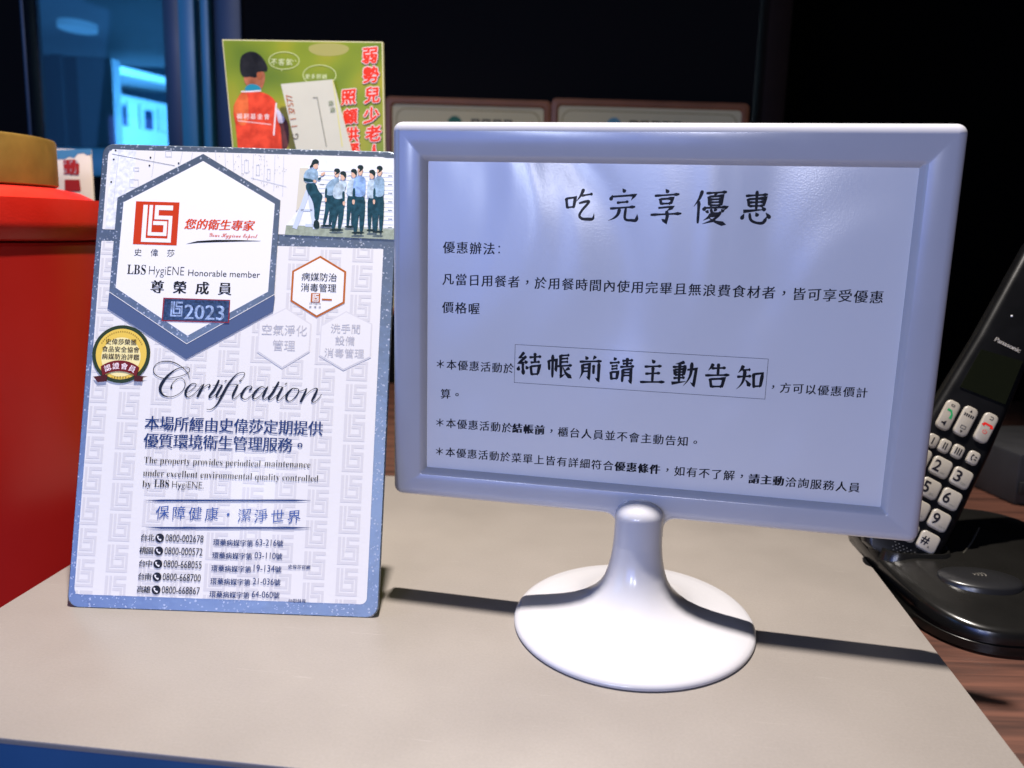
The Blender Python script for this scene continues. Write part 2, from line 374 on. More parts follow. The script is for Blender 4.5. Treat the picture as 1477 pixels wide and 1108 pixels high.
bm = bmesh.new()   # wooden desk to the right of and behind the counter
box(bm, .22, 1.6, .0, 1.46, -.05, -.02, .002); tag(link('desk', bm, deskm), kind='structure')
bm = bmesh.new(); box(bm, -1.6, .218, .84, 1.46, -.05, -.0205, .002); tag(link('back_shelf', bm, deskm), kind='structure')
bm = bmesh.new(); box(bm, -1.6, -.36, .42, .838, -.16, -.13, .002); tag(link('side_shelf', bm, deskm), kind='structure')
bm = bmesh.new(); box(bm, -3, 3, -2, 4.6, -.95, -.9); tag(link('floor', bm, mat('dark_floor', (.03, .028, .026), .4, noise=.2, nscale=5)), kind='structure')

WY = 1.50
# back wall: solid behind the notices, an opening on the left for the window, a dark recess on the right
xo0, xo1 = on_y(36, 100, WY).x, on_y(352, 100, WY).x
xr = on_y(1090, 100, WY).x
zs = on_y(150, 212, WY).z
bm = bmesh.new()
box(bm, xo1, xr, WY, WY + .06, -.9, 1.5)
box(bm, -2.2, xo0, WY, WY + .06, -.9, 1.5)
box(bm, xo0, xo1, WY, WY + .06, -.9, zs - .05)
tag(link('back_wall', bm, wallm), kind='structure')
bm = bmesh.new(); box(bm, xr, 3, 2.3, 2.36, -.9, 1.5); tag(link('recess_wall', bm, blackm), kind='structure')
x1 = on_y(1134, 100, WY).x
bm = bmesh.new(); box(bm, xr + .012, x1, WY - .012, WY + .07, -.9, 1.5, .003)
tag(link('door_jamb', bm, mat('brown_black_wood', (.012, .006, .004), .7, spec=.1, noise=.3, nscale=12)), 'dark brown upright post on the wall right of the framed notices', 'door jamb')

# the blue window and what is seen through it
bluef = mat('blue_window_frame', (.03, .23, .36), rough=.35, noise=.06, nscale=9)
navyf = mat('navy_window_frame', (.012, .035, .075), rough=.4, noise=.08, nscale=9)
win = empty('window', (xo0, WY, zs), (0, 0, 0), 'tall blue framed window in the dark wall with a pale building beyond', 'window')
def vbar(nm, pa, pb, y0, y1, m, z0=-.04, z1=.9):
    a = on_y(pa, 100, WY).x - xo0; b = on_y(pb, 100, WY).x - xo0
    bm = bmesh.new(); box(bm, a, b, y0, y1, z0, z1, .002); return link(nm, bm, m, win)
vbar('frame_post', 239, 263, -.005, .05, navyf); vbar('frame_post', 268.5, 291, -.028, .03, bluef)
vbar('frame_post', 297, 309, -.02, .03, bluef); vbar('side_panel', 312, 351, -.006, .05, navyf)
vbar('frame_post', 36, 41, -.004, .05, navyf)
bm = bmesh.new(); box(bm, .012, on_y(239, 100, WY).x - xo0, -.03, .05, -.05, -.004, .003); link('sill', bm, bluef, win)
gm = bpy.data.materials.new('blue_tinted_glass'); gm.use_nodes = True; nt = gm.node_tree
b = nt.nodes['Principled BSDF']; nt.nodes.remove(b)
tr = nt.nodes.new('ShaderNodeBsdfTransparent'); tr.inputs[0].default_value = (.17, .38, .57, 1)
gl = nt.nodes.new('ShaderNodeBsdfGlossy'); gl.inputs['Roughness'].default_value = .02
ms = nt.nodes.new('ShaderNodeMixShader'); ms.inputs[0].default_value = .03
nt.links.new(tr.outputs[0], ms.inputs[1]); nt.links.new(gl.outputs[0], ms.inputs[2]); nt.links.new(ms.outputs[0], nt.nodes['Material Output'].inputs['Surface'])
bm = bmesh.new(); box(bm, .012, on_y(239, 100, WY).x - xo0 + .003, .018, .024, -.004, .9); link('glass_pane', bm, gm, win)

# passage behind the glass
FY = 4.0
zc = on_y(130, 83, FY).z
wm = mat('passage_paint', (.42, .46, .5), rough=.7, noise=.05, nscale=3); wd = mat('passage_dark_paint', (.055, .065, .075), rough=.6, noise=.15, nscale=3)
bm = bmesh.new(); box(bm, -3.4, -.3, WY + .07, FY + .2, zc, zc + .05); tag(link('passage_ceiling', bm, wm), kind='structure')
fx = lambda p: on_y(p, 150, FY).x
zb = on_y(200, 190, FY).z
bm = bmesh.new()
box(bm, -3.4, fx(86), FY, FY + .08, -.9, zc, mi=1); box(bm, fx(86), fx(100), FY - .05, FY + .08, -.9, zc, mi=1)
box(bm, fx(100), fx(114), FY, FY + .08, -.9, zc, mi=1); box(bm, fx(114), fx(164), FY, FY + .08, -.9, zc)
box(bm, fx(164), -.3, FY, FY + .08, -.9, zb - .5)
tag(link('passage_wall', bm, [wm, wd]), kind='structure')
bm = bmesh.new(); p = on_y(112, 39, (zc - CAM_H) / ((305 - 39) / FPX))
lp = CAMPOS + ray(112, 39) * ((zc - .012 - CAM_H) / ray(112, 39).z)
n = 32; loft(bm, [[(.062 * math.cos(2 * math.pi * i / n), .085 * math.sin(2 * math.pi * i / n), z) for i in range(n)] for z in (-.010, .012)])
o = link('ceiling_lamp', bm, mat('lamp_diffuser', (.9, .95, 1), emit=.9)); o.location = lp
tag(o, 'small round lit lamp on the ceiling beyond the blue window', 'ceiling lamp')
area('passage_daylight', (-1.35, 3.2, .2), (-1.5, 3.3, zc), .8, .8, 5.5, (.8, .9, 1.0))
# pale building outside
bw = mat('pale_render', (.75, .78, .8), rough=.8, noise=.05, nscale=2)
A = CAMPOS + ray(160, 131) * (5.6 / ray(160, 131).y); hB = A.z
v = ray(250, 151); B = CAMPOS + v * ((hB - CAM_H) / v.z)
ang = math.atan2(B.y - A.y, B.x - A.x); Lb = math.hypot(B.x - A.x, B.y - A.y)
bld = empty('building', (A.x, A.y, -.9), (0, 0, ang), 'pale building with tall dark windows seen through the blue window', 'building')
HB = hB + .9
IB = (Matrix.Translation((A.x, A.y, -.9)) @ Matrix.Rotation(ang, 4, 'Z')).inverted()
def onB(px, py):
    o_ = IB @ CAMPOS; v_ = IB.to_3x3() @ ray(px, py); q = o_ + v_ * (-o_.y / v_.y); return q.x, q.z
bm = bmesh.new(); box(bm, -.6, Lb + .8, .03, 1.2, 0, HB, .01); link('wall', bm, bw, bld)
bm = bmesh.new(); zl = onB(200, 186)[1]; box(bm, -.62, Lb + .82, -.02, .027, 0, zl, .006); link('parapet', bm, bw, bld)
for pa, pb in ((181, 190), (212, 223)):
    bm = bmesh.new(); a = onB(pa, 165)[0]; b_ = onB(pb, 170)[0]; box(bm, a, b_, .012, .027, zl + .01, HB - .07); link('window', bm, mat('dark_glass', (.02, .05, .1), .15), bld)
for pp in (184, 203, 229, 236, 242):
    bm = bmesh.new(); a = onB(pp, 165)[0]; box(bm, a, a + .025, -.012, .009, zl + .005, HB - .04, .004); link('pilaster', bm, bw, bld)
# canopy slab sloping over the building
c0 = CAMPOS + ray(160, 92) * (5.0 / ray(160, 92).y); c1 = CAMPOS + ray(246, 113) * (5.7 / ray(246, 113).y)
dv = (c1 - c0); bm = bmesh.new(); box(bm, -.2, dv.length + .5, 0, .5, -.045, 0, .004)
o = link('canopy', bm, bw); o.location = c0; o.rotation_euler = dv.to_track_quat('X', 'Z').to_euler()
tag(o, 'pale slab of a canopy above the pale building beyond the window', 'canopy')
area('street_daylight', (-.8, 4.35, 1.1), (-1.9, 6.0, .7), .6, .8, 560, (.85, .95, 1.0))
bm = bmesh.new(); box(bm, -5, 4, 9, 9.1, -1, 4); tag(link('far_facade', bm, mat('grey_blue_render', (.10, .16, .22), .8, noise=.1, nscale=2)), kind='structure')

# ------------------------------------------------------------------ the counter box
KY = R(-6.4077); KFR = (.24838, .32316); KD = Vector((.1116, .99375)); KX = Vector((.99375, -.1116)); KW = .5928
lam = laminate_mat('beige_laminate'); cblue = mat('dark_blue_panel', (.008, .055, .15), rough=.45, noise=.1, nscale=10)
ctr = empty('counter', (KFR[0], KFR[1], 0), (0, 0, KY), 'beige laminate counter box under the white sign with dark blue front', 'counter')
bm = bmesh.new(); box(bm, -KW, 0, 0, .47, -.0034, 0, .0008, 2); link('counter_top', bm, lam, ctr)
bm = bmesh.new(); box(bm, -KW + .004, -.004, .0015, .466, -.88, -.0037, .001); link('front_panel', bm, cblue, ctr)

#==================================================================== SIGN STAND
white = mat('white_plastic', (.45, .445, .47), rough=.2, spec=.5, noise=.015, nscale=30, bump=.000025, bscale=120)
SX, SY, SZ, SYAW, SLEAN = .0835, .524, .1899, R(-11.898), R(-1.089)
sign = empty('sign_stand', (SX, SY, 0), (0, 0, SYAW), 'white plastic T-shaped sign stand holding a printed notice about a discount', 'sign stand')
SW, SH, WW, WH = .3335, .2440, .2877, .1998
dz = .0020
def ring(w, h, r, y, oz=0): return [(x, y, z + oz) for x, z in rrect(w, h, r, 6)]
out = [(x, z + dz) for x, z in rrect(SW, SH, .006, 6)]
zb_ = dz - SH / 2; FR = .0078; NW = .0152
arcf = [(-NW - FR + FR * math.sin(a), zb_ - FR * (1 - math.cos(a))) for a in [R(k) for k in range(0, 91, 15)]] + [(-NW, zb_ - .0135)]
out = out[:21] + arcf + [(-x, z) for x, z in reversed(arcf)] + out[21:]
def inset(pts, d):
    n = len(pts); o = []
    for i in range(n):
        a, b, c_ = Vector(pts[i - 1]), Vector(pts[i]), Vector(pts[(i + 1) % n])
        n1 = Vector((-(b - a).y, (b - a).x)).normalized(); n2 = Vector((-(c_ - b).y, (c_ - b).x)).normalized()
        m_ = (n1 + n2).normalized(); o.append(tuple(b + m_ * d / max(m_.dot(n1), .5)))
    return o
r3 = lambda pts, y: [(x, y, z) for x, z in pts]
bm = bmesh.new()
flat_o = inset(out, .0060); flat_i = rrect(WW + .0085, WH + .0085, .002, 6)
v1 = loft(bm, [r3(flat_o, 0)] + [r3(inset(out, .0060 * (1 - math.sin(a))), .0060 * (1 - math.cos(a))) for a in [R(k) for k in (10, 25, 40, 55, 70, 90)]] + [r3(out, .0075), r3(inset(out, .001), .0085)], cap0=False)
v2 = loft(bm, [ring(WW, WH, .0005, .0060), ring(WW + .0006, WH + .0006, .0006, .0042), ring(WW + .0050, WH + .0050, .0012, .0012), ring(WW + .0068, WH + .0068, .0018, .0004), ring(WW + .0085, WH + .0085, .002, .0)], cap0=False, cap1=False)
allv = v1[0] + v2[-1]
for t in geometry.tessellate_polygon([[Vector((x, z, 0)) for x, z in flat_o], [Vector((x, z, 0)) for x, z in flat_i]]):
    try: bm.faces.new([allv[k] for k in t])
    except ValueError: pass
frame = link('frame', bm, white, sign, 40, (0, 0, SZ), (-SLEAN, 0, 0))
paper_m = film_mat('paper_under_film', (.66, .655, .66)); ink_m = film_mat('black_ink_under_film', (.004, .004, .007)); ink_m.node_tree.nodes['Principled BSDF'].inputs['Coat Weight'].default_value = .06; ink_m.node_tree.nodes['Principled BSDF'].inputs['Specular IOR Level'].default_value = .2
bm = bmesh.new(); box(bm, -WW / 2 - .002, WW / 2 + .002, .0052, .0058, -WH / 2 - .002, WH / 2 + .002)
paper = link('paper_insert', bm, paper_m, frame)
SM = Matrix.Translation((SX, SY, 0)) @ Matrix.Rotation(SYAW, 4, 'Z') @ Matrix.Translation((0, 0, SZ)) @ Matrix.Rotation(-SLEAN, 4, 'X')
spl = Plane(SM)
pr = Print(spl, .00512, .00003)
Z4 = lambda a, b: (560 + a / 3.357, 170 + b / 3.357)
Z5 = lambda a, b: (980 + a / 2.972, 170 + b / 2.972)
Z6 = lambda a, b: (560 + a / 3.357, 470 + b / 3.357)
Z7 = lambda a, b: (900 + a / 3.357, 470 + b / 3.357)
tit = [pr.P(p) for p in (Z4(928, 415), Z4(1133, 425), Z4(1344, 430), Z5(130, 384), Z5(328, 384))]
zt = sum(p[1] for p in tit) / 5; x0t, x1t = tit[0][0], tit[-1][0]
for i, ch in enumerate('吃完享優惠'): brush(pr, ch, x0t + (x1t - x0t) * i / 4, zt, 0.0208, .086, ink_m, 1)
def kai(txt, p0, p1, bold=0, **k): pr.cjk(txt.replace('*', '＊'), p0, p1, ink_m, 1, shear=.09, k=k.pop('k', .92), bold=1 + 2 * bold, **k)
kai('優惠辦法', Z4(294, 627), Z4(488, 634)); pr.cjk('：', Z4(537, 638), Z4(537, 638), ink_m, 1, size=.0078)
kai('凡當日用餐者，於用餐時間內使用完畢且無浪費食材者，皆可享受優惠', Z4(290, 778), Z5(845, 772))
kai('價格喔', Z4(289, 918), Z4(415, 924))
kai('*本優惠活動於', Z6(252, 186), Z6(583, 205)); 
bl = [pr.P(p) for p in (Z6(615, 88), Z6(608, 272), Z7(700, 162), Z7(683, 360))]
bx0 = (bl[0][0] + bl[1][0]) / 2; bx1 = (bl[2][0] + bl[3][0]) / 2; bz1 = (bl[0][1] + bl[2][1]) / 2; bz0 = (bl[1][1] + bl[3][1]) / 2
t_ = .00024
pr.ring([(bx0, bz0), (bx1, bz0), (bx1, bz1), (bx0, bz1)], [(bx0 + t_, bz0 + t_), (bx1 - t_, bz0 + t_), (bx1 - t_, bz1 - t_), (bx0 + t_, bz1 - t_)], ink_m, 1, False)
for i, ch in enumerate('結帳前請主動告知'):
    brush(pr, ch, bx0 + (bx1 - bx0) * (i + .5) / 8, (bz0 + bz1) / 2, .0165, .112, ink_m, 1)
kai('，方可以優惠價計', Z7(722, 297), Z7(1152, 324))
kai('算。', Z6(278, 330), Z6(333, 333))
kai('*本優惠活動於', Z6(250, 470), Z6(575, 492)); kai('結帳前', Z6(625, 495), Z6(733, 505), bold=1)
kai('，櫃台人員並不會主動告知。', Z6(790, 508), Z7(345, 566))
kai('*本優惠活動於菜單上皆有詳細符合', Z6(248, 605), Z6(1065, 680)); kai('優惠條件', Z6(1122, 683), Z7(150, 692), bold=1)
kai('，如有不了解，', Z7(210, 698), Z7(570, 730)); kai('請主動', Z7(630, 742), Z7(748, 750), bold=1); kai('洽詢服務人員', Z7(808, 758), Z7(1115, 782))
pr.link('lettering', paper)

# neck, its bracket and the foot
BA, BB = .0772, .0880
bm = bmesh.new()
lathe(bm, [(.0, .0), (.985, .0), (1.0, .0012), (1.0, .0026), (.985, .0042), (.95, .0054), (.85, .0069), (.74, .0083), (.64, .0099), (.54, .0120), (.45, .0148), (.37, .0188), (.31, .0238), (.265, .0298), (.236, .0365), (.216, .0435), (.206, .0495), (.200, .0545)], 128)
for vv in bm.verts: vv.co.x *= BA; vv.co.y *= BB if vv.co.z < .02 else BB - (BB - BA) * min(1, (vv.co.z - .02) / .03); vv.co.y -= .002 * min(1, vv.co.z / .05) ** 2
base = link('base', bm, white, sign, 50)
bm = bmesh.new()
pf = [(.200 * BA, .0545), (.0152, .060), (.0151, .066), (.0151, .0715), (.0151, .0735)]
pf += [(.0151 * math.cos(a), .0735 + .0090 * math.sin(a)) for a in [R(k) for k in range(12, 90, 13)]] + [(0, .0826)]
lathe(bm, pf, 64)
neck = link('neck', bm, white, sign, 50, (0, -.002, 0))
#==================================================================== CERTIFICATE PLAQUE
CXX, CYY, CYAW, CLEAN, CW, CH = -.1834, .5197, R(-.8476), R(15.609), .2026, .3103
cert = empty('certificate_plaque', (CXX, CYY, 0), (-CLEAN, 0, CYAW), 'silver edged hygiene certificate board leaning back on the counter', 'certificate')
CM = Matrix.Translation((CXX, CYY, 0)) @ Euler((-CLEAN, 0, CYAW)).to_matrix().to_4x4()
foil = foil_mat('glitter_silver_foil'); cpl = Plane(CM)
bm = bmesh.new()
rr = lambda i, y: [(x, y, z + CH / 2) for x, z in rrect(CW - i, CH - i, .0075, 8)]
loft(bm, [rr(.0012, 0.0), rr(0, .0006), rr(0, .0030), rr(.001, .0034)])
board = link('board', bm, foil, cert)
bm = bmesh.new()
loft(bm, [[(x, y, z) for x, y in ((-.035, .0045), (.035, .0045), (.035, .0068), (-.035, .0068))] for z in (.235, .02)])
leg = link('easel_leg', bm, mat('black_card', (.02, .02, .022), .7), cert)
leg.rotation_euler = (0, 0, 0)
for vv in leg.data.vertices:
    k = (.235 - vv.co.z) / .215; vv.co.y += k * .115; vv.co.z -= k * .012
# straight back edge so that the foot stands on the counter
for vv in leg.data.vertices:
    if vv.co.z < .1:
        wz = (CM @ vv.co).z; vv.co -= CM.to_3x3().inverted() @ Vector((0, 0, wz - .0006 if vv.co.y > 0 else 0))

Q2 = lambda a, b: (90 + a / 3.077, 200 + b / 3.077)
Q3 = lambda a, b: (90 + a / 2.702, 500 + b / 2.702)
Q5 = lambda a, b: (90 + a / 3.077, 750 + b / 3.077)
Q8 = lambda a, b: (150 + a / 5.470, 210 + b / 5.470)
QT = lambda a, b: (400 + a / 7.388, 210 + b / 7.388)
wht = ink('#e2ded9', 'white'); lav = ink('#e9e6e2', 'bright_white'); gry = ink('#d2cecc', 'watermark'); blk = ink('#101014', 'black'); nav = ink('#0e2f66', 'blue'); nav2 = ink('#081428', 'navy')
mid = cpl(330, 500)
face = Print(cpl, -.0001); CW2 = CW / 2
# local frame of the white areas
xl = cpl(*Q2(186, 300))[0]; xr_ = CW2 - .0078
zt1 = cpl(*Q2(500, 57))[1]; zt0 = cpl(*Q2(1200, 432))[1]; zl1 = cpl(*Q2(1200, 484))[1]; zl0 = .0085
def rr2(x0, x1, z0, z1, r): return [(x + (x0 + x1) / 2, z + (z0 + z1) / 2) for x, z in rrect(x1 - x0, z1 - z0, r, 5)]
face.poly(rr2(xl, xr_, zt0, zt1, (.004, .004, .0006, .0006)), wht, 1, False)
face.poly(rr2(xl, xr_, zl0, zl1, (.0006, .0006, .004, .004)), wht, 1, False)
# watermark of the interlocking mark
def mark(pr, x, z, s, m, lay, clip=None):
    def b(x0, x1, y0, y1):
        a0, a1, c0, c1 = x + x0 * s, x + x1 * s, z - y1 * s, z - y0 * s
        if clip:
            a0, a1, c0, c1 = max(a0, clip[0]), min(a1, clip[1]), max(c0, clip[2]), min(c1, clip[3])
            if a1 - a0 < 1e-5 or c1 - c0 < 1e-5: return
        pr.raw([(a0, c0), (a1, c0), (a1, c1), (a0, c1)], [(0, 1, 2, 3)], m, lay)
    b(.20, .30, .08, .94); b(.30, .88, .85, .94); b(.34, .42, .08, .79); b(.42, .77, .71, .79); b(.69, .77, .45, .71); b(.45, .69, .45, .54)
    b(.47, .56, .08, .41); b(.56, .88, .08, .19); b(.56, .80, .32, .41); b(.80, .88, .32, .85)
cw_, chh = .0215, .0200
for i in range(-1, 10):
    for j in range(-1, 15):
        x = xl - .006 + i * cw_; z = zl1 + .01 - j * chh - (i % 2) * chh * .5
        s_ = .0205
        mark(face, x, z, s_, gry, 2, (xl + .0003, xr_ - .0003, zl0 + .0003, zl1 - .0003))
# locker doors in the top photograph
lk = ink('#b9bcc4', 'locker_line'); lkd = ink('#dfe1e6', 'locker_shade'); dk = ink('#5a5f6c', 'locker_handle')
face.poly([Q2(222, 47), Q2(330, 52), Q2(300, 395), Q2(190, 398)], lkd, 2)
for a in ((121, 35, 70, 505), (405, 40, 378, 250), (620, 50, 600, 150), (700, 55, 690, 110), (880, 60, 885, 130), (955, 62, 960, 180), (1020, 65, 1025, 210), (1085, 68, 1090, 245), (1180, 70, 1175, 270), (1270, 74, 1260, 320), (1350, 76, 1340, 360), (1420, 80, 1410, 400)):
    face.line([Q8(a[0], a[1]), Q8(a[2], a[3])], .0003, lk, 3)
face.line([Q8(65, 68), Q8(560, 160)], .0003, dk, 3); face.line([Q8(1160, 255), Q8(1440, 325)], .0003, lk, 3)
for a in ((255, 188, 44, 30), (238, 300, 70, 65), (510, 65, 50, 50), (1125, 165, 34, 100), (1215, 195, 28, 85), (1300, 230, 26, 90)):
    q = [Q8(a[0] + sx * a[2] / 2, a[1] + sy * a[3] / 2) for sx, sy in ((-1, -1), (1, -1), (1, 1), (-1, 1))]
    q2 = [Q8(a[0] + sx * (a[2] / 2 - 4), a[1] + sy * (a[3] / 2 - 4)) for sx, sy in ((-1, -1), (1, -1), (1, 1), (-1, 1))]
    face.ring(q, q2, lk, 3)
for a, b in ((93, 40), (78, 110), (368, 95), (360, 158), (590, 140), (58, 288)): face.disc(Q8(a, b), .0006, blk, 4)
rnd = random.Random(3)
for k in range(70):
    a = rnd.uniform(900, 1440); b = rnd.uniform(70, 330)
    if b < 80 + (a - 790) * .58 - 30: face.disc(Q8(a, b), .00022, dk, 4, n=8)
face_o = face.link('printed_face', board)
tag(face_o)

# team photograph
tp = Print(cpl, -.0001 - 3 * .00006); 
tp.poly([QT(385, 115), QT(1255, 137), QT(1250, 890), QT(95, 850), QT(215, 700), QT(250, 230), QT(385, 205)], ink('#f3f5f4', 'photo_wall'), 1)
tp.poly([QT(240, 240), QT(330, 240), QT(300, 620), QT(200, 700)], ink('#cfc8b4', 'photo_column'), 2)
tp.poly([QT(95, 850), QT(1250, 880), QT(1250, 1003), QT(80, 950)], ink('#97a08c', 'photo_floor'), 2)
lw = ink('#7c8488', 'photo_line')
for i, y in enumerate(range(270, 880, 46)):
    tp.line([QT(440, y), QT(1235, y + 22)], .00032, ink('#d5dadb', 'photo_pale'), 2.2)
    if i % 2: 
        for a in (455, 760, 1180): tp.line([QT(a, y + 6), QT(a + 45, y + 8)], .00045, lw, 2.4)
teal = ink('#0b4350', 'trousers'); shirt = ink('#93b0c4', 'shirt'); shirt2 = ink('#8fb0dd', 'blue_shirt'); skin = ink('#d8b096', 'skin'); hair = ink('#142a2c', 'hair'); ladd = ink('#c3cddd', 'ladder')
def sm(pts, k=2):
    for _ in range(k):
        o = []
        for i in range(len(pts)):
            a, b = pts[i], pts[(i + 1) % len(pts)]
            o += [(a[0] * .75 + b[0] * .25, a[1] * .75 + b[1] * .25), (a[0] * .25 + b[0] * .75, a[1] * .25 + b[1] * .75)]
        pts = o
    return pts
def blob(c, pts, lay): tp.poly([QT(*p) for p in sm(pts)], c, lay)
# ladder and the man sitting on it
for a in ((330, 480, 185, 885), (345, 480, 405, 890)): tp.line([QT(a[0], a[1]), QT(a[2], a[3])], .0032, ladd, 3)
tp.line([QT(250, 690), QT(375, 690)], .0014, ladd, 3); tp.line([QT(300, 850), QT(400, 855)], .002, ladd, 3)
blob(teal, [(300, 400), (410, 395), (440, 490), (490, 530), (470, 590), (445, 760), (440, 800), (395, 790), (395, 680), (375, 580), (310, 480)], 4)
blob(hair, [(390, 790), (445, 800), (455, 885), (385, 890)], 4.5)
blob(shirt, [(300, 270), (360, 240), (430, 260), (440, 330), (420, 400), (300, 405), (275, 340)], 5)
blob(teal, [(275, 345), (300, 350), (385, 365), (395, 395), (290, 385)], 6); blob(skin, [(380, 365), (420, 370), (415, 400), (380, 395)], 6)
blob(teal, [(430, 350), (465, 335), (470, 355), (440, 380)], 6); blob(skin, [(460, 300), (510, 280), (515, 300), (470, 335)], 6)
blob(skin, [(385, 190), (435, 195), (435, 245), (400, 255), (380, 225)], 5.5); blob(hair, [(375, 160), (410, 140), (445, 165), (445, 200), (395, 195), (370, 240), (340, 235), (365, 200)], 6)
def standing(x, top, w, foot, face_dir, sh, lay, lean=0):
    h = foot - top; hw = w / 2
    blob(skin, [(x - 24 + lean, top + 20), (x + 24 + lean, top + 20), (x + 26 + lean, top + h * .115), (x + lean, top + h * .16), (x - 26 + lean, top + h * .115)], lay + .8)
    blob(hair, [(x - 34 + lean, top + 30), (x - 20 + lean, top - 4), (x + 26 + lean, top - 4), (x + 40 + lean, top + 40), (x + 28 * -face_dir + lean, top + h * .12), (x + 4 + lean, top + h * .06)], lay + 1)
    blob(sh, [(x - hw * .8 + lean, top + h * .16), (x + hw * .8 + lean, top + h * .16), (x + hw, top + h * .30), (x + hw * .9, top + h * .46), (x - hw * .9, top + h * .46), (x - hw, top + h * .30)], lay + .4)
    blob(teal, [(x - hw * .92, top + h * .43), (x + hw * .92, top + h * .43), (x + hw * .9, top + h * .7), (x + hw * .6 - lean * .4, foot - 20), (x + hw * .1 - lean * .4, foot - 20), (x, top + h * .62), (x - hw * .25 - lean * .6, foot - 10), (x - hw * .8 - lean * .6, foot - 10), (x - hw * .95, top + h * .7)], lay + .2)
    blob(hair, [(x - hw - lean * .6, foot - 25), (x + hw * .7, foot - 25), (x + hw * .8, foot), (x - hw * 1.2 - lean * .6, foot)], lay + .3)
    blob(teal, [(x - face_dir * hw * 1.0, top + h * .33), (x - face_dir * hw * .55, top + h * .33), (x - face_dir * hw * .65, top + h * .5), (x - face_dir * hw * 1.05, top + h * .5)], lay + 1.2)
    blob(skin, [(x - face_dir * hw * 1.1, top + h * .5), (x - face_dir * hw * .65, top + h * .5), (x - face_dir * hw * .7, top + h * .57), (x - face_dir * hw * 1.05, top + h * .57)], lay + 1.3)
standing(565, 250, 110, 870, 1, shirt, 7, 70); standing(655, 280, 130, 915, -1, ink('#b9cbd4', 'pale_shirt'), 9, 45)
standing(790, 255, 100, 880, -1, ink('#b9cbd4', 'pale_shirt'), 8, 25); standing(875, 215, 140, 945, 1, shirt2, 11, 10)
standing(1010, 265, 100, 920, -1, ink('#b9cbd4', 'pale_shirt'), 12, 0); standing(1085, 225, 120, 935, 1, shirt, 14, 5)
tp.link('team_photo', face_o)

# big hexagon emblem
hx = Print(cpl, -.0001 - 6 * .00006)
oH = [Q2(625, 68), Q2(968, 275), Q2(940, 690), Q2(552, 910), Q2(208, 680), Q2(245, 262)]
iH = [Q2(625, 100), Q2(943, 290), Q2(913, 680), Q2(555, 875), Q2(237, 662), Q2(272, 283)]
hx.poly([Q2(208, 682), Q2(552, 911), Q2(940, 691), Q2(943, 707), Q2(935, 768), Q2(548, 979), Q2(200, 755)], ink('#4a5a7c', 'slate_blue'), 1)
hx.line([Q2(209, 681), Q2(552, 911), Q2(941, 692)], .0004, lav, 3)
hx.poly(oH, foil, 2); hx.poly(iH, lav, 3)
red = ink('#c43408', 'brick_red'); 
lq = [Q8(268, 440), Q8(605, 455), Q8(575, 780), Q8(238, 770)]
L0, L1 = hx.P(Q8(254, 440)), hx.P(Q8(590, 775)); ls = ((L1[0] - L0[0]) + (L0[1] - L1[1])) / 2
hx.poly([(L0[0], L0[1]), (L0[0] + ls, L0[1]), (L0[0] + ls, L0[1] - ls), (L0[0], L0[1] - ls)], red, 4, False)
mark(hx, L0[0] - .02 * ls, L0[1], ls, lav, 5)
hx.cjk('史偉莎', Q2(336, 506), Q2(482, 508), blk, 4, size=.0055, k=1)
hx.cjk('您的衛生專家', Q2(570, 382), Q2(828, 384), ink('#d44004', 'orange_red'), 4, bold=2, shear=.06, slant=.18, k=1.0)
hx.latin('Your Hygiene Expert', Q2(652, 438), Q2(866, 440), ink('#d44004', 'orange_red'), 4, st='script', sy=1.25)
hx.line([Q2(550, 468), Q2(600, 459), Q2(680, 455), Q2(780, 454), Q2(880, 455)], .0016, blk, 4, taper=(.05, .8, 1, .7, .1))
hx.latin('LBS', Q2(287, 602), Q2(370, 602), blk, 4, st='bold', sy=1.35)
hx.latin('HygiENE', Q2(384, 604), Q2(540, 607), blk, 4, sy=1.25, off=-.012)
hx.latin('Honorable member', Q2(558, 611), Q2(877, 616), blk, 4)
hx.cjk('尊榮成員', Q2(422, 660), Q2(722, 664), blk, 4, size=.0098, bold=2, ky=1.0)
hex_o = hx.link('hexagon_emblem', face_o)
# year sticker
ys = Print(cpl, -.0001 - 11 * .00006)
ys.poly([Q2(448, 706), Q2(745, 716), Q2(740, 818), Q2(440, 810)], ink('#8c2230', 'dark_red'), 1)
ys.poly([Q2(454, 711), Q2(741, 720), Q2(735, 813), Q2(446, 805)], mat('sticker_foil', (.03, .06, .12), rough=.35, metal=.5, noise=.5, nscale=700), 2)
ygr = mat('hologram_silver', (.35, .42, .52), rough=.35, metal=.7, noise=.5, nscale=500)
ys.latin('2023', Q2(540, 803), Q2(716, 803), ygr, 3, bold=1)
p = ys.P(Q2(468, 716)); mark(ys, p[0], p[1], .0118, ygr, 3)
ys.link('year_sticker', hex_o)

# award seal
se = Print(cpl, -.0001 - 6 * .00006)
QS = lambda a, b: (120 + a / 9.233, 455 + b / 9.233)
c = se.P(QS(507, 515)); rx = (se.P(QS(892, 515))[0] - se.P(QS(120, 515))[0]) / 2; k_ = rx / 386
gold = ink('#e3bf4e', 'gold'); cream = ink('#efdf9c', 'cream')
se.disc(c, rx, ink('#26371c', 'dark_green'), 1); se.disc  # ring
se.bm.free(); se.bm = bmesh.new(); se.mats = []
se.disc(c, rx, ink('#26371c', 'dark_green'), 1, False, n=64); se.disc(c, 338 * k_, gold, 2, False, n=64)
se.disc((c[0], c[1] - 40 * k_), 262 * k_, cream, 3, False, n=48)
for i in range(23):
    a = R(28 + 124 * i / 22); se.disc((c[0] + 302 * k_ * math.cos(a), c[1] + 302 * k_ * math.sin(a)), 8 * k_, ink('#a07a22', 'old_gold'), 4, False, n=8)
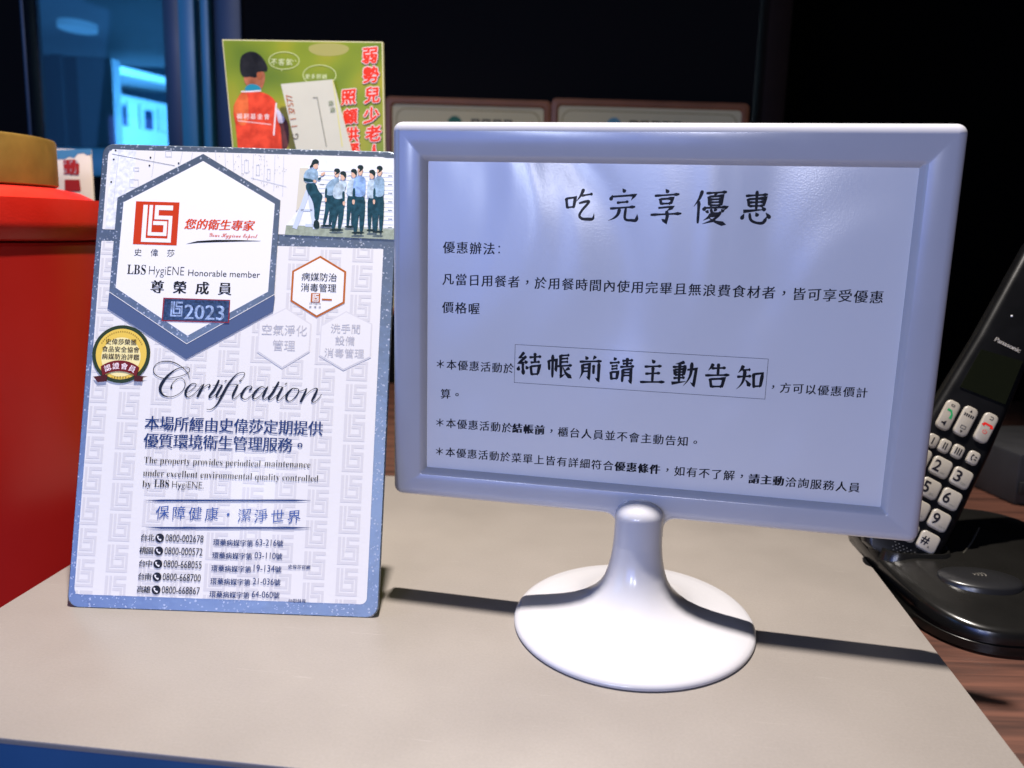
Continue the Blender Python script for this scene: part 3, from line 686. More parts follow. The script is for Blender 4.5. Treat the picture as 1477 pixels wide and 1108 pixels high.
for t, y, x0, x1 in (('史偉莎榮獲', 352, 340, 676), ('食品安全協會', 452, 292, 712), ('病媒防治評鑑', 550, 292, 712)):
    se.cjk(t, QS(x0, y), QS(x1, y), ink('#2a1208', 'dark_brown'), 5, bold=1, k=.98)
def arc(r, cy, a0, a1, n=14): return [(c[0] + r * k_ * math.cos(R(a0 + (a1 - a0) * i / n)), c[1] + cy * k_ + r * k_ * math.sin(R(a0 + (a1 - a0) * i / n))) for i in range(n + 1)]
rib = ink('#6e1410', 'ribbon_red')
o_ = arc(420, -505, 128, 52) ; i_ = arc(420, -650, 122, 58)
for pts in ([(138, 815), (330, 790), (310, 880), (195, 890)], [(685, 800), (860, 815), (800, 830), (790, 885), (680, 880)]): se.poly([QS(*q) for q in pts], ink('#48100c', 'ribbon_shade'), 6)
se.poly(o_ + list(reversed(i_)), rib, 7, False)
for i, ch in enumerate('認證會員'):
    a = R(113 - 46 * i / 3); x = c[0] + 420 * k_ * math.cos(a); z = c[1] - 578 * k_ + 420 * k_ * math.sin(a); th = a - math.pi / 2
    vs, fs = glyph(ch, 0, 2); em = 92 * k_
    for q in (-.03, 0, .03):
        se.raw([(x + em * ((u - .5 + q) * math.cos(th) - (w - .38) * math.sin(th)), z + em * ((u - .5 + q) * math.sin(th) + (w - .38) * math.cos(th))) for u, w in vs], fs, ink('#f6dfe0', 'pale_pink'), 8 + q * 4)
for i in range(7): se.disc(QS(385 + 37 * i, 820 - abs(3 - i) * -3), 12 * k_, ink('#a07a22', 'old_gold'), 6, True, n=5)
se.link('award_seal', face_o)

# service hexagons
sh_ = Print(cpl, -.0001 - 3 * .00006)
def hexa(pts, w, m, fill, lay):
    cx_ = sum(p[0] for p in pts) / 6; cy_ = sum(p[1] for p in pts) / 6
    sh_.poly([Q2(*p) for p in pts], m, lay)
    sh_.poly([Q2(cx_ + (p[0] - cx_) * (1 - w), cy_ + (p[1] - cy_) * (1 - w)) for p in pts], fill, lay + 1)
gl_ = ink('#d4d0cf', 'pale_grey'); gt = ink('#bdb9ba', 'ghost_grey'); org = ink('#b5601f', 'orange')
hexa([(1145, 520), (1260, 590), (1253, 730), (1128, 795), (1012, 722), (1020, 587)], .075, org, lav, 1)
sh_.cjk('病媒防治', Q2(1081, 613), Q2(1200, 616), blk, 4, k=1.02); sh_.cjk('消毒管理', Q2(1078, 660), Q2(1197, 664), blk, 4, k=1.02)
p = sh_.P(Q2(1104, 686)); sh_.poly([(p[0], p[1]), (p[0] + .0062, p[1]), (p[0] + .0062, p[1] - .0062), (p[0], p[1] - .0062)], org, 4, False); mark(sh_, p[0], p[1], .006, lav, 5)
sh_.line([Q2(1152, 714), Q2(1196, 716)], .0012, org, 4); sh_.latin('LBS Hygiene', Q2(1096, 735), Q2(1146, 736), blk, 4); sh_.cjk('史偉莎', Q2(1101, 748), Q2(1143, 749), blk, 4, size=.0018, k=1)
hexa([(993, 750), (1106, 823), (1098, 947), (975, 1022), (863, 948), (872, 812)], .05, gl_, wht, 1)
sh_.cjk('空氣淨化', Q2(908, 848), Q2(1062, 852), gt, 4, k=1.0); sh_.cjk('管理', Q2(957, 917), Q2(1009, 919), gt, 4, k=1.0)
hexa([(1260, 765), (1376, 822), (1369, 972), (1247, 1030), (1138, 965), (1146, 830)], .05, gl_, wht, 1)
sh_.cjk('洗手間', Q2(1213, 842), Q2(1303, 846), gt, 4, k=1.0); sh_.cjk('設備', Q2(1232, 896), Q2(1277, 898), gt, 4, k=1.0); sh_.cjk('消毒管理', Q2(1184, 950), Q2(1318, 954), gt, 4, k=1.0)
sh_.link('service_badges', face_o)

# main wording
tx = Print(cpl, -.0001 - 4 * .00006)
QX = lambda a, b: (210 + a / 5.470, 510 + b / 5.470)
SCRIPT = ['345,200,3 335,160,4 290,110,6 220,70,8 150,62,7 90,80,5 62,125,5 80,170,6 140,195,6 220,190,5 300,170,4 345,140,4 340,112,4 300,108,5 240,125,8 180,170,16 135,225,24 115,275,24 130,320,16 175,342,7 230,335,5 285,300,5 312,250,5 300,205,4 265,195,4 225,220,4 205,250,6 203,268,15 203,279,13',
 '312,312,4 350,297,4 395,255,5 392,237,5 360,242,8 325,280,18 315,320,18 335,345,7 375,325,4 412,290,4', '412,290,4 448,244,5', '460,240,8 435,290,20 408,343,17', '422,315,4 465,264,4 498,243,5 508,256,12 494,272,9',
 '580,208,14 545,280,20 505,335,17 512,351,6 550,325,4 585,285,4', '530,251,5 602,247,5', '605,248,14 567,315,20 558,342,10 575,346,4 622,300,4', '630,213,20 633,219,18',
 '482,440,4 520,439,6 565,400,12 610,320,21 660,232,17 718,165,7 765,149,5 782,160,5 768,190,4 735,220,3', '640,250,5 735,246,5', '727,248,14 695,315,20 686,345,10 702,356,4 755,308,4', '748,215,20 752,221,18',
 '818,292,14 838,270,9 828,256,5 790,272,14 757,325,20 765,354,9 800,358,4 860,305,4', '945,275,4 915,262,6 872,295,18 846,340,16 862,358,6 905,330,4 955,268,4', '965,260,8 934,320,20 925,350,10 942,360,4 995,312,4',
 '1052,222,14 1005,305,20 972,350,16 985,366,5 1040,325,4', '1000,266,5 1075,262,5', '1082,265,14 1045,335,20 1038,364,10 1055,369,4 1112,318,4', '1105,236,20 1109,242,18',
 '1195,280,5 1160,276,8 1118,320,20 1112,362,14 1140,376,5 1185,340,9 1208,295,8 1195,276,4 1170,282,3', '1208,300,3 1240,292,3 1268,278,4', '1272,274,8 1248,330,19 1222,384,17', '1236,358,4 1290,302,4 1335,276,6 1354,284,12 1332,335,20 1312,374,12 1330,384,5 1362,358,4 1388,322,3']
for si, st in enumerate(SCRIPT):
    pts = [Vector(tuple(float(v) for v in p.split(','))) for p in st.split()]; fine = []
    for i in range(len(pts) - 1):
        p0, p1, p2, p3 = pts[max(i - 1, 0)], pts[i], pts[i + 1], pts[min(i + 2, len(pts) - 1)]
        for j in range(7):
            u = j / 7; fine.append(.5 * ((2 * p1) + (p2 - p0) * u + (2 * p0 - 5 * p1 + 4 * p2 - p3) * u * u + (3 * p1 - p0 - 3 * p2 + p3) * u ** 3))
    fine.append(pts[-1])
    tx.raw(*ribbon([tx.P(QX(p.x, p.y)) for p in fine], [max(p.z, 4.5) * .000083 for p in fine]), nav2, 2 + .2 * (si % 5))
tx.cjk('本場所經由史偉莎定期提供', Q3(350, 296), Q3(987, 320), nav, 2, k=1.03, bold=1)
tx.cjk('優質環境衛生管理服務。', Q3(346, 366), Q3(926, 384), nav, 2, k=1.03, bold=1)
tx.latin('The property provides periodical', Q3(318, 452), Q3(772, 470), blk, 2, st='bold', off=-.012, sy=1.12); tx.latin('maintenance', Q3(787, 466), Q3(966, 474), blk, 2, st='bold', off=-.012, sy=1.12)
tx.latin('under excellent environmental quality controlled', Q3(314, 504), Q3(997, 527), blk, 2, st='bold', off=-.012, sy=1.12)
tx.latin('by', Q3(311, 547), Q3(346, 548), blk, 2, st='bold', off=-.012); tx.latin('LBS', Q3(357, 548), Q3(415, 548), blk, 2, st='bold', sy=1.3); tx.latin('HygiENE.', Q3(427, 550), Q3(550, 554), blk, 2, off=-.012, sy=1.15)
for a, b in ((587, 612), (697, 716)):
    tx.line([Q3(325, (a + b) / 2), Q3(385, (a + b) / 2), Q3(640, (a + b) / 2), Q3(905, (a + b) / 2), Q3(968, (a + b) / 2)], .0013, nav, 2, taper=(.1, .9, .9, .9, .1))
for ln in ():
    pass
tx.cjk('保障健康・潔淨世界', Q3(390, 645), Q3(903, 664), ink('#2c4f93', 'mid_blue'), 2, k=.86, shear=.12)
rows = (('台北', '0800-002678', '環藥病媒字第63-216號'), ('桃園', '0800-000572', '環藥病媒字第03-110號'), ('台中', '0800-668055', '環藥病媒字第19-134號'), ('台南', '0800-668700', '環藥病媒字第21-036號'), ('高雄', '0800-668867', '環藥病媒字第64-060號'))
for i, (t, nmb, lic) in enumerate(rows):
    dx = -3.6 * i; dy = 50.6 * i
    tx.cjk(t, Q3(318 + dx, 744 + dy), Q3(345 + dx, 744 + dy), nav2, 2, k=1.08, bold=1)
    q = tx.P(Q3(379 + dx * .95, 746 + dy)); tx.disc(q, .0029, blk, 2, False, n=24)
    tx.line([(q[0] - .0011, q[1] + .0013), (q[0] - .0012, q[1] + .0002), (q[0] - .0004, q[1] - .0008), (q[0] + .0011, q[1] - .0013)], .0008, lav, 3, False, taper=(1.7, .8, .8, 1.7))
    tx.latin(nmb, Q3(401 + dx, 761 + dy), Q3(549 + dx, 763 + dy), nav2, 2, sy=1.45)
    a, b = Q3(600 + dx, 764 + dy), Q3(731 + dx, 766 + dy); tx.cjk(lic[:6], a, b, nav, 2, k=1.0, ky=1.05, bold=1)
    tx.latin(lic[6:-1], Q3(752 + dx, 775 + dy), Q3(834 + dx, 777 + dy), nav, 2, sy=1.18); tx.cjk(lic[-1], Q3(848 + dx, 767 + dy), Q3(848 + dx, 767 + dy), nav, 2, size=.0044, bold=1, k=1)
tx.cjk('史偉莎官網', Q3(888, 858), Q3(958, 860), nav, 2, bold=1, k=1); tx.latin('FB', Q3(882, 997), Q3(897, 997), nav, 2, bold=1); tx.cjk('粉絲頁', Q3(907, 991), Q3(941, 992), nav, 2, bold=1, k=1)
tx.link('lettering', face_o)

#==================================================================== TEA TIN
TX, TY = -.5065, .744
redm = mat('red_lacquer', (.52, .010, .003), rough=.42, noise=.06, nscale=30, bump=.00012, bscale=500)
redb = mat('shaded_red_lacquer', (.40, .010, .006), rough=.35, noise=.06, nscale=8)  # same red as the shoulder, darkened to put the body's shade into the colour
goldm = mat('brushed_gold', (.36, .21, .045), rough=.42, metal=.6, noise=.10, nscale=60)
tin = empty('tea_canister', (TX, TY, -.13), (0, 0, 0), 'large red canister with a round gold lid behind the certificate', 'canister')
o = .13
zLt, zLb, zS = on_y(0, 183, TY - .095).z + .002, on_y(0, 265, TY - .095).z + .002, on_y(0, 352, TY - .13).z
bm = bmesh.new(); lathe(bm, [(0, 0), (.140, 0), (.1435, .003), (.1435, zS + o - .0035), (.141, zS + o - .001), (0, zS + o - .001)], 128); link('body', bm, redb, tin)
bm = bmesh.new(); lathe(bm, [(0, zS + o + .0005), (.142, zS + o + .0005), (.146, zS + o + .003), (.1468, zS + o + .016), (.1445, zS + o + .034), (.137, zLb + o - .012), (.122, zLb + o - .0045), (.104, zLb + o - .001), (0, zLb + o - .001)], 128); link('shoulder', bm, redm, tin, 60)
bm = bmesh.new(); lathe(bm, [(0, zLb + o), (.1035, zLb + o), (.1050, zLb + o + .0012), (.1050, zLt + o - .003), (.1038, zLt + o - .0006), (.101, zLt + o), (0, zLt + o + .0003)], 128); link('lid', bm, goldm, tin)

# card with red lettering behind the tin
cm_ = mat('cream_card', '#d9c9b8', rough=.6, noise=.03)
y_ = 1.0; a = on_y(60, 222, y_); b_ = on_y(131, 216, y_)
card = empty('shelf_card', ((a.x + b_.x) / 2, y_, -.0205), (R(0), 0, R(-4)), 'cream shelf card with red lettering half hidden by the gold lid', 'card')
Hc = b_.z + .0205; wc = b_.x - a.x
bm = bmesh.new(); box(bm, -wc / 2, wc / 2, 0, .004, 0, Hc, .0005); cb = link('board', bm, cm_, card)
CMx = Matrix.Translation(card.location) @ Euler(card.rotation_euler).to_matrix().to_4x4(); kp = Print(Plane(CMx), -.0001)
QC = lambda a, b: (a / 3.694, 140 + b / 3.694)
kp.poly([QC(250, 285), QC(486, 275), QC(488, 305), QC(465, 310), QC(445, 298), QC(415, 302), QC(395, 325), QC(370, 318), QC(345, 330), QC(250, 335)], ink('#4d88a8', 'sky_blue'), 1)
kp.poly([QC(340, 335), QC(415, 340), QC(420, 408), QC(350, 412)], ink('#b8aaa6', 'grey_outline'), 2); 
kp.cjk('動', QC(381, 373), QC(381, 373), ink('#b3271c', 'card_red'), 3, bold=4, size=.0185, k=1); kp.cjk('儲', QC(386, 470), QC(386, 470), ink('#b3271c', 'card_red'), 3, bold=4, size=.0195, k=1) if 0 else kp.poly([QC(345, 440), QC(425, 440), QC(432, 500), QC(345, 505)], ink('#b3271c', 'card_red'), 3)
kp.link('print', cb)

#==================================================================== CHARITY POSTER BOX
PX, PY, PZ = -.2043, .85, .3682
pyaw, plean, prol, pw, ph = R(-6.09), R(7), R(0), .1531, .0958
pb = empty('charity_poster', (PX, PY, PZ), (-plean, prol, pyaw), 'green charity poster board picturing a child in an orange vest behind the certificate', 'poster')
PM = Matrix.Translation((PX, PY, PZ)) @ Euler((-plean, prol, pyaw)).to_matrix().to_4x4(); ppl = Plane(PM)
edge = mat('poster_edge', '#d8cf9a', rough=.5)
pc = [ppl(*q) for q in ((320.5, 57), (552, 60.5), (555, 216), (335, 209))]
zf = -(PZ + .0195) / math.cos(plean)
dnl = [pc[2][0] + (pc[2][0] - pc[1][0]) * .6, zf + .002], [pc[3][0] + (pc[3][0] - pc[0][0]) * .6, zf + .002]
bm = bmesh.new(); prism(bm, [pc[0], pc[1], pc[2], dnl[0], dnl[1], pc[3]], 0, .0045)
pboard = link('board', bm, edge, pb)
bm = bmesh.new(); loft(bm, [[(x, y, z) for x, y in ((-.03, .005), (.03, .005), (.03, .008), (-.03, .008))] for z in (-.05, zf)])
leg2 = link('easel_leg', bm, mat('black_card', (.02, .02, .022), .7), pb)
for vv in leg2.data.vertices:
    k = (-.05 - vv.co.z) / (-.05 - zf); vv.co.y += k * .12; vv.co.z += k * (.12 * math.tan(plean) * -1 + .001) * (-1 if 0 else 1) * -1 if 0 else 0
    if k > .5:
        wz = (PM @ vv.co).z; vv.co -= PM.to_3x3().inverted() @ Vector((0, 0, wz + .0195))
gmn = mat('poster_green', '#7f8a12', rough=.4, coat=.3); nt = gmn.node_tree; b = nt.nodes['Principled BSDF']
tc = nt.nodes.new('ShaderNodeTexCoord'); n1 = nt.nodes.new('ShaderNodeTexNoise'); n1.inputs['Scale'].default_value = 17; n1.inputs['Detail'].default_value = 1
nt.links.new(tc.outputs['Object'], n1.inputs['Vector']); cr = nt.nodes.new('ShaderNodeValToRGB'); e = cr.color_ramp.elements
e[0].position = .28; e[0].color = lin('#4f6b0a'); e[1].position = .72; e[1].color = lin('#b39f1a'); x = e.new(.5); x.color = lin('#7f8d10')
nt.links.new(n1.outputs['Fac'], cr.inputs['Fac']); nt.links.new(cr.outputs['Color'], b.inputs['Base Color'])
QP = lambda a, b: (300 + a / 5.470, 40 + b / 5.470)
pp = Print(ppl, -.0001)
e_ = .0009; pp.poly([(pc[0][0] + e_, pc[0][1] - e_), (pc[1][0] - e_, pc[1][1] - e_), (pc[2][0] - e_, pc[2][1]), (dnl[0][0] - e_, dnl[0][1] + e_), (dnl[1][0] + e_, dnl[1][1] + e_), (pc[3][0] + e_, pc[3][1])], gmn, 1, False)
pp.poly([QP(*p) for p in sm([(800, 130), (1000, 120), (1130, 150), (1080, 215), (900, 230), (790, 190)])], ink('#a09a55', 'poster_blur'), 1.5)
pst = pp.link('poster', pboard)
kid = Print(ppl, -.0001 - 2 * .00006)
S_ = lambda pts, m, lay, k=2: kid.poly([QP(*p) for p in sm(pts, k)], m, lay)
S_([(290, 380), (440, 330), (455, 400), (430, 480), (400, 500), (300, 460), (280, 400)], ink('#a8623f', 'child_skin'), 2)
S_([(250, 320), (255, 230), (300, 195), (360, 185), (420, 220), (465, 290), (475, 340), (440, 345), (400, 350), (385, 400), (330, 385), (290, 395), (262, 370)], ink('#0c0a0c', 'child_hair'), 3)
S_([(385, 350), (425, 350), (430, 390), (405, 415), (385, 390)], ink('#9a5432', 'child_ear'), 3.5)
S_([(540, 640), (600, 700), (640, 760), (640, 960), (560, 960), (520, 850)], ink('#5a2c28', 'child_arm'), 2)
S_([(520, 600), (560, 650), (610, 720), (590, 760), (530, 740)], ink('#cfc8d6', 'child_sleeve'), 3)
S_([(285, 480), (330, 440), (400, 455), (425, 490), (390, 515), (310, 510)], ink('#1f8296', 'child_collar'), 4)
S_([(230, 560), (275, 500), (330, 510), (420, 505), (500, 540), (545, 600), (540, 700), (585, 830), (600, 1500), (280, 1500), (225, 800), (195, 640)], ink('#ee4420', 'orange_vest'), 5, 1)
S_([(230, 560), (275, 510), (320, 520), (320, 760), (250, 780), (225, 700), (200, 640)], ink('#ee6a30', 'light_vest'), 5.5)
kid.line([QP(262, 505), QP(330, 505), QP(420, 498)], .0012, ink('#e8ddd8', 'vest_trim'), 6); kid.line([QP(540, 595), QP(528, 740), QP(520, 850)], .0014, ink('#e8ddd8', 'vest_trim'), 6)
kid.cjk('福利基金會', QP(250, 690), QP(465, 712), ink('#f0d8cc', 'vest_text'), 6, k=.85, bold=1); kid.line([QP(235, 735), QP(500, 765)], .0006, ink('#f0d8cc', 'vest_text'), 6)
kid.link('child_picture', pst)
wl = Print(ppl, -.0001 - 3 * .00006)
lineg = ink('#c8d08a', 'bubble_line')
def bubble(cx_, cy_, rx_, ry_, tx_, ty_):
    pts = []
    for i in range(40):
        a = 2 * math.pi * i / 40
        x, y = cx_ + rx_ * math.cos(a), cy_ + ry_ * math.sin(a)
        if 8 < i < 12: x, y = tx_, ty_ if i == 10 else cy_ + ry_
        pts.append(QP(x, y))
    wl.line(pts + [pts[0]], .0007, lineg, 1)
bubble(600, 260, 120, 68, 580, 345); bubble(880, 375, 130, 80, 860, 470)
wl.cjk('不客氣', QP(520, 262), QP(640, 280), ink('#d6dca6', 'bubble_text'), 1, k=.9); wl.line([QP(665, 258), QP(675, 268)], .0006, lineg, 1); wl.line([QP(685, 256), QP(697, 268)], .0006, lineg, 1)
wl.cjk('愛多照顧', QP(785, 382), QP(920, 390), ink('#d6dca6', 'bubble_text'), 1, k=.9)
wh = ink('#f4e6dc', 'letter_edge'); rd = ink('#e2341c', 'letter_red'); dkk = ink('#3a2a14', 'letter_shadow')
for txt, pos in (('弱勢兒少老人', [(1278, 218), (1285, 370), (1295, 530), (1290, 690), (1305, 835), (1310, 985)]), ('照顧供餐', [(1110, 545), (1122, 700), (1132, 845), (1140, 970)])):
    for ch, q in zip(txt, pos):
        cp = wl.P(QP(*q)); em = .0158 if len(txt) > 4 else .0150
        vs, fs = glyph(ch, 0, 2)
        def put(dx, dz, m, lay, k=1.0, sh=.1): wl.raw([(cp[0] + em * k * (u - .5) + dx, cp[1] + em * k * (w - .38 + sh * (u - .5)) + dz) for u, w in vs], fs, m, lay)
        for i in range(8):
            a = 2 * math.pi * i / 8; put(.0013 * math.cos(a) + .0005, .0013 * math.sin(a) - .0006, dkk, 1 + i * .06)
        for i in range(10):
            a = 2 * math.pi * i / 10; put(.00115 * math.cos(a), .00115 * math.sin(a), wh, 2 + i * .06)
        for i in range(6):
            a = 2 * math.pi * i / 6; put(.00062 * math.cos(a), .00062 * math.sin(a), rd, 3 + i * .06)
wl.link('lettering', pst)

# paper receipt tucked against the poster
rm = mat('receipt_paper', '#c9c5ae', rough=.6, noise=.03, nscale=30)
pts = [ppl(*QP(*p), y=-.006) for p in ((575, 445), (985, 408), (1062, 975), (650, 950))]
oM = PM @ Matrix.Translation((0, -.006, 0))
ctrp = Vector(((pts[2][0] + pts[3][0]) / 2, 0, (pts[2][1] + pts[3][1]) / 2))
rc = empty('receipt', oM @ ctrp, oM.to_euler(), 'pale paper receipt with a printed number tucked upright against the green poster', 'receipt')
lp_ = [(x - ctrp.x, z - ctrp.z) for x, z in pts]
dn = [(lp_[2][0] + .028, lp_[2][1] - .06), (lp_[3][0] + .022, lp_[3][1] - .06)]
bm = bmesh.new(); prism(bm, [lp_[0], lp_[1], dn[0], dn[1]], 0, .0006); sheet = link('sheet', bm, rm, rc)
rp = Print(Plane(oM @ Matrix.Translation(ctrp)), -.0001)
def rot_text(ch, q, em, m, ang):
    cp = rp.P(QP(*q)); vs, fs = glyph(ch, 0, 2); w_ = max(v[0] for v in vs)
    rp.raw([(cp[0] + em * ((u - w_ / 2) * math.cos(ang) - (w - .35) * math.sin(ang)), cp[1] + em * ((u - w_ / 2) * math.sin(ang) + (w - .35) * math.cos(ang))) for u, w in vs], fs, m, 1)
for ch, q in zip('G11137577'[::1], [(690, 862), (682, 785), (672, 728), (665, 700), (662, 672), (658, 645), (650, 610), (645, 575), (640, 545)]):
    if ch == 'G' or q[1] in (785, 728, 672, 645, 610, 575, 545): rot_text(ch, q, .0085, ink('#4a4030', 'receipt_black') if ch == 'G' else ink('#b5632a', 'receipt_orange'), R(98))
rp.line([QP(828, 552), QP(862, 552), QP(935, 940)], .0006, ink('#5e5b4a', 'receipt_line'), 1)
for q in ((972, 598), (985, 650)): rot_text('聯', q, .0055, ink('#6c7a52', 'receipt_green'), R(98))
rp.line([QP(985, 410), QP(1060, 940)], .0008, ink('#d8cf6a', 'receipt_edge'), .5)
rp.link('print', sheet)

for nm in ('child_skin', 'child_hair', 'orange_vest', 'light_vest', 'child_arm', 'child_sleeve', 'trousers', 'shirt', 'blue_shirt', 'pale_shirt', 'photo_wall', 'photo_floor', 'locker_shade'):
    m_ = MATS.get('print_' + nm)
    if not m_: continue
    nt = m_.node_tree; b = nt.nodes['Principled BSDF']; c0 = tuple(b.inputs['Base Color'].default_value)
    tc = nt.nodes.new('ShaderNodeTexCoord'); n_ = nt.nodes.new('ShaderNodeTexNoise'); n_.inputs['Scale'].default_value = 90 if 'child' in nm or 'vest' in nm else 320; n_.inputs['Detail'].default_value = 5
    nt.links.new(tc.outputs['Object'], n_.inputs['Vector']); cr = nt.nodes.new('ShaderNodeValToRGB'); e = cr.color_ramp.elements
    lo = .82 if nm in ('photo_wall', 'locker_shade', 'photo_floor') else .6
    e[0].position = .34; e[1].position = .66; e[0].color = tuple(c * lo for c in c0[:3]) + (1,); e[1].color = tuple(min(c * 1.15 + .01, .85) for c in c0[:3]) + (1,)
    nt.links.new(n_.outputs['Fac'], cr.inputs['Fac']); nt.links.new(cr.outputs['Color'], b.inputs['Base Color'])

#==================================================================== FRAMED NOTICES ON THE WALL
fy = WY - .02
brn = mat('orange_brown_wood', (.20, .068, .022), rough=.5, noise=.15, nscale=20); crm = mat('cream_paper', '#bdb184', rough=.6, noise=.04, nscale=10)
NG = 'framed notices on the dark wall'
def notice(p0, p1, ytop, lab, dot, wx):
    a = on_y(p0, ytop, fy); b = on_y(p1, ytop + .012 * (p1 - p0), fy); w = b.x - a.x; h = .36
    e_ = empty('framed_notice', ((a.x + b.x) / 2, fy, (a.z + b.z) / 2 - h), (0, 0, 0), lab, 'framed notice', NG)
    t = .0115; bm = bmesh.new()
    loft(bm, [[(x, y, z + h / 2) for x, z in rrect(w - i, h - i, r, 4)] for i, r, y in ((2 * t, .006, .006), (2 * t, .006, .000), (2 * t - .006, .007, -.003), (.006, .008, -.003), (0, .008, -.002), (0, .008, .018))], cap0=False)
    fr = link('frame', bm, brn, e_)
    bm = bmesh.new(); box(bm, -w / 2 + t - .002, w / 2 - t + .002, .0006, .004, t - .002, h - t + .002); pn = link('paper', bm, crm, e_)
    q = Print(None, .0005); bd = ink('#8a7a4a', 'notice_line')
    o1 = rr2(-w / 2 + t + .006, w / 2 - t - .006, t + .006, h - t - .006, .016); i1 = rr2(-w / 2 + t + .0075, w / 2 - t - .0075, t + .0075, h - t - .0075, .015)
    q.ring(o1, i1, bd, 1, False)
    q.disc((dot[0] * w, h - .040), .012, ink(dot[1], 'notice_emblem' + dot[1][1:]), 1, False)
    return e_, q, h, w, pn
e_, q, h, w, pn = notice(556, 795, 141, 'brown framed cream notice with a green emblem, nearer the poster', (-.08, '#0f5a42'), 0)
for i in range(4): q.ring(rr2(w * .02 + i * .018, w * .02 + i * .018 + .014, h - .046, h - .032, .001), rr2(w * .02 + i * .018 + .003, w * .02 + i * .018 + .011, h - .043, h - .035, .001), ink('#2a2a26', 'notice_black'), 1, False)
q.link('print', pn)
e_, q, h, w, pn = notice(796, 1081, 144, 'brown framed cream notice with rounded corners beside the dark door jamb', (-.18, '#5a8a92'), 0)
for i in range(5): q.ring(rr2(-w * .10 + i * .018, -w * .10 + i * .018 + .014, h - .046, h - .032, .001), rr2(-w * .10 + i * .018 + .003, -w * .10 + i * .018 + .011, h - .043, h - .035, .001), ink('#2a2a26', 'notice_black'), 1, False)
q.link('print', pn)

#==================================================================== PHONE
HP = Vector((.3323, .6427, .0778)); HR = Matrix.Rotation(R(-7.2757), 3, 'Z') @ Matrix.Rotation(R(-19.238), 3, 'X') @ Matrix.Rotation(R(25.893), 3, 'Y')
hblk = mat('black_phone_plastic', (.003, .003, .0034), rough=.34, spec=.28, noise=.1, nscale=60, bump=.00003, bscale=900)
keym = mat('ivory_key', (.29, .262, .218), rough=.4, noise=.04, nscale=80)
# base point of the handset: its lower end
LB = Vector((.002, .006, -.080)); hpos = HP + HR @ LB
hand = empty('phone_handset', hpos, HR.to_euler(), 'black cordless phone handset with big ivory keys leaning in its charging base', 'phone')
HM = Matrix.Translation(HP) @ HR.to_4x4(); off = -LB
def H(x, y, z): return (x + off.x, y + off.y, z + off.z)
bm = bmesh.new(); rings = []
for z, xl_, xr2, th in ((-.080, -.018, .022, .012), (-.078, -.023, .027, .016), (-.07, -.0265, .030, .020), (-.03, -.0265, .0305, .023), (.03, -.0255, .0285, .023), (.06, -.0235, .0265, .022), (.11, -.0205, .0225, .021), (.196, -.019, .0205, .019), (.207, -.017, .018, .015), (.210, -.012, .013, .009)):
    cx_ = (xl_ + xr2) / 2; w_ = xr2 - xl_
    rings.append([H(cx_ + x, .0008 + th / 2 + y, z) for x, y in rrect(w_, th, min(.006, th * .42), 5)])
loft(bm, rings); link('body', bm, hblk, hand)
hpl = Plane(HM)
K1 = lambda a, b: (1310 + a / 5.54, 560 + b / 5.54)
kgl = ink('#14131a', 'key_black')
kx, kz = .0167, .0186
DIG = {(-1, 0): ('1', ''), (0, 0): ('2', 'ABC'), (1, 0): ('3', 'DEF'), (-1, -1): ('4', 'GHI'), (0, -1): ('5', 'JKL'), (1, -1): ('6', 'MNO'), (-1, -2): ('7', 'PQRS'), (0, -2): ('8', 'TUV'), (1, -2): ('9', 'WXYZ'), (-1, -3): ('*', ''), (0, -3): ('0', ''), (1, -3): ('#', 'R')}
def key_mesh(w, h, r, sk=0.0):
    bm = bmesh.new()
    loft(bm, [[(x + sk * z, y, z) for x, z in rrect(w - i, h - i, r, 5)] for i, y in ((0, .003), (0, -.0008), (.0006, -.0015), (.0018, -.0019))])
    bmesh.ops.recalc_face_normals(bm, faces=bm.faces)
    for f in bm.faces: f.smooth = True
    for e in bm.edges:
        if len(e.link_faces) == 2 and e.calc_face_angle(0) > R(40): e.smooth = False
    me = bpy.data.meshes.new('key'); bm.to_mesh(me); bm.free(); me.materials.append(keym); return me
kme = key_mesh(.0146, .0150, .0032)
def add_key(me, x, z):
    o = bpy.data.objects.new('key', me); COL.objects.link(o); o.parent = hand; o.location = H(x, 0, z); return o
def sym(o, fn):
    q = Print(None, -.0020, .00004); fn(q); return q.link('symbol', o)
for (i, j), (d, sub_) in DIG.items():
    o = add_key(kme, i * kx, j * kz)
    def fn(q, d=d, sub_=sub_):
        wd_ = .0052 if d != '#' else .0058
        if d == '1': wd_ = .0024
        vs, fs = glyph(d, .018, 4); x0 = min(v[0] for v in vs); x1_ = max(v[0] for v in vs); z0 = min(v[1] for v in vs); z1 = max(v[1] for v in vs)
        hz = .0092 if d not in '#*' else .0068
        q.raw([(-.0058 + (x - x0) / (x1_ - x0) * wd_, -.0046 + (.001 if d in '#*' else 0) + (y - z0) / (z1 - z0) * hz) for x, y in vs], fs, kgl, 1)
        if sub_: q.latin(sub_, (.0006, -.0046), (.0006 + .0013 * len(sub_), -.0046), ink('#6c6a62', 'key_grey') if sub_ != 'R' else kgl, 1, px=False)
    sym(o, fn)
fme = key_mesh(.0086, .0108, .0026)
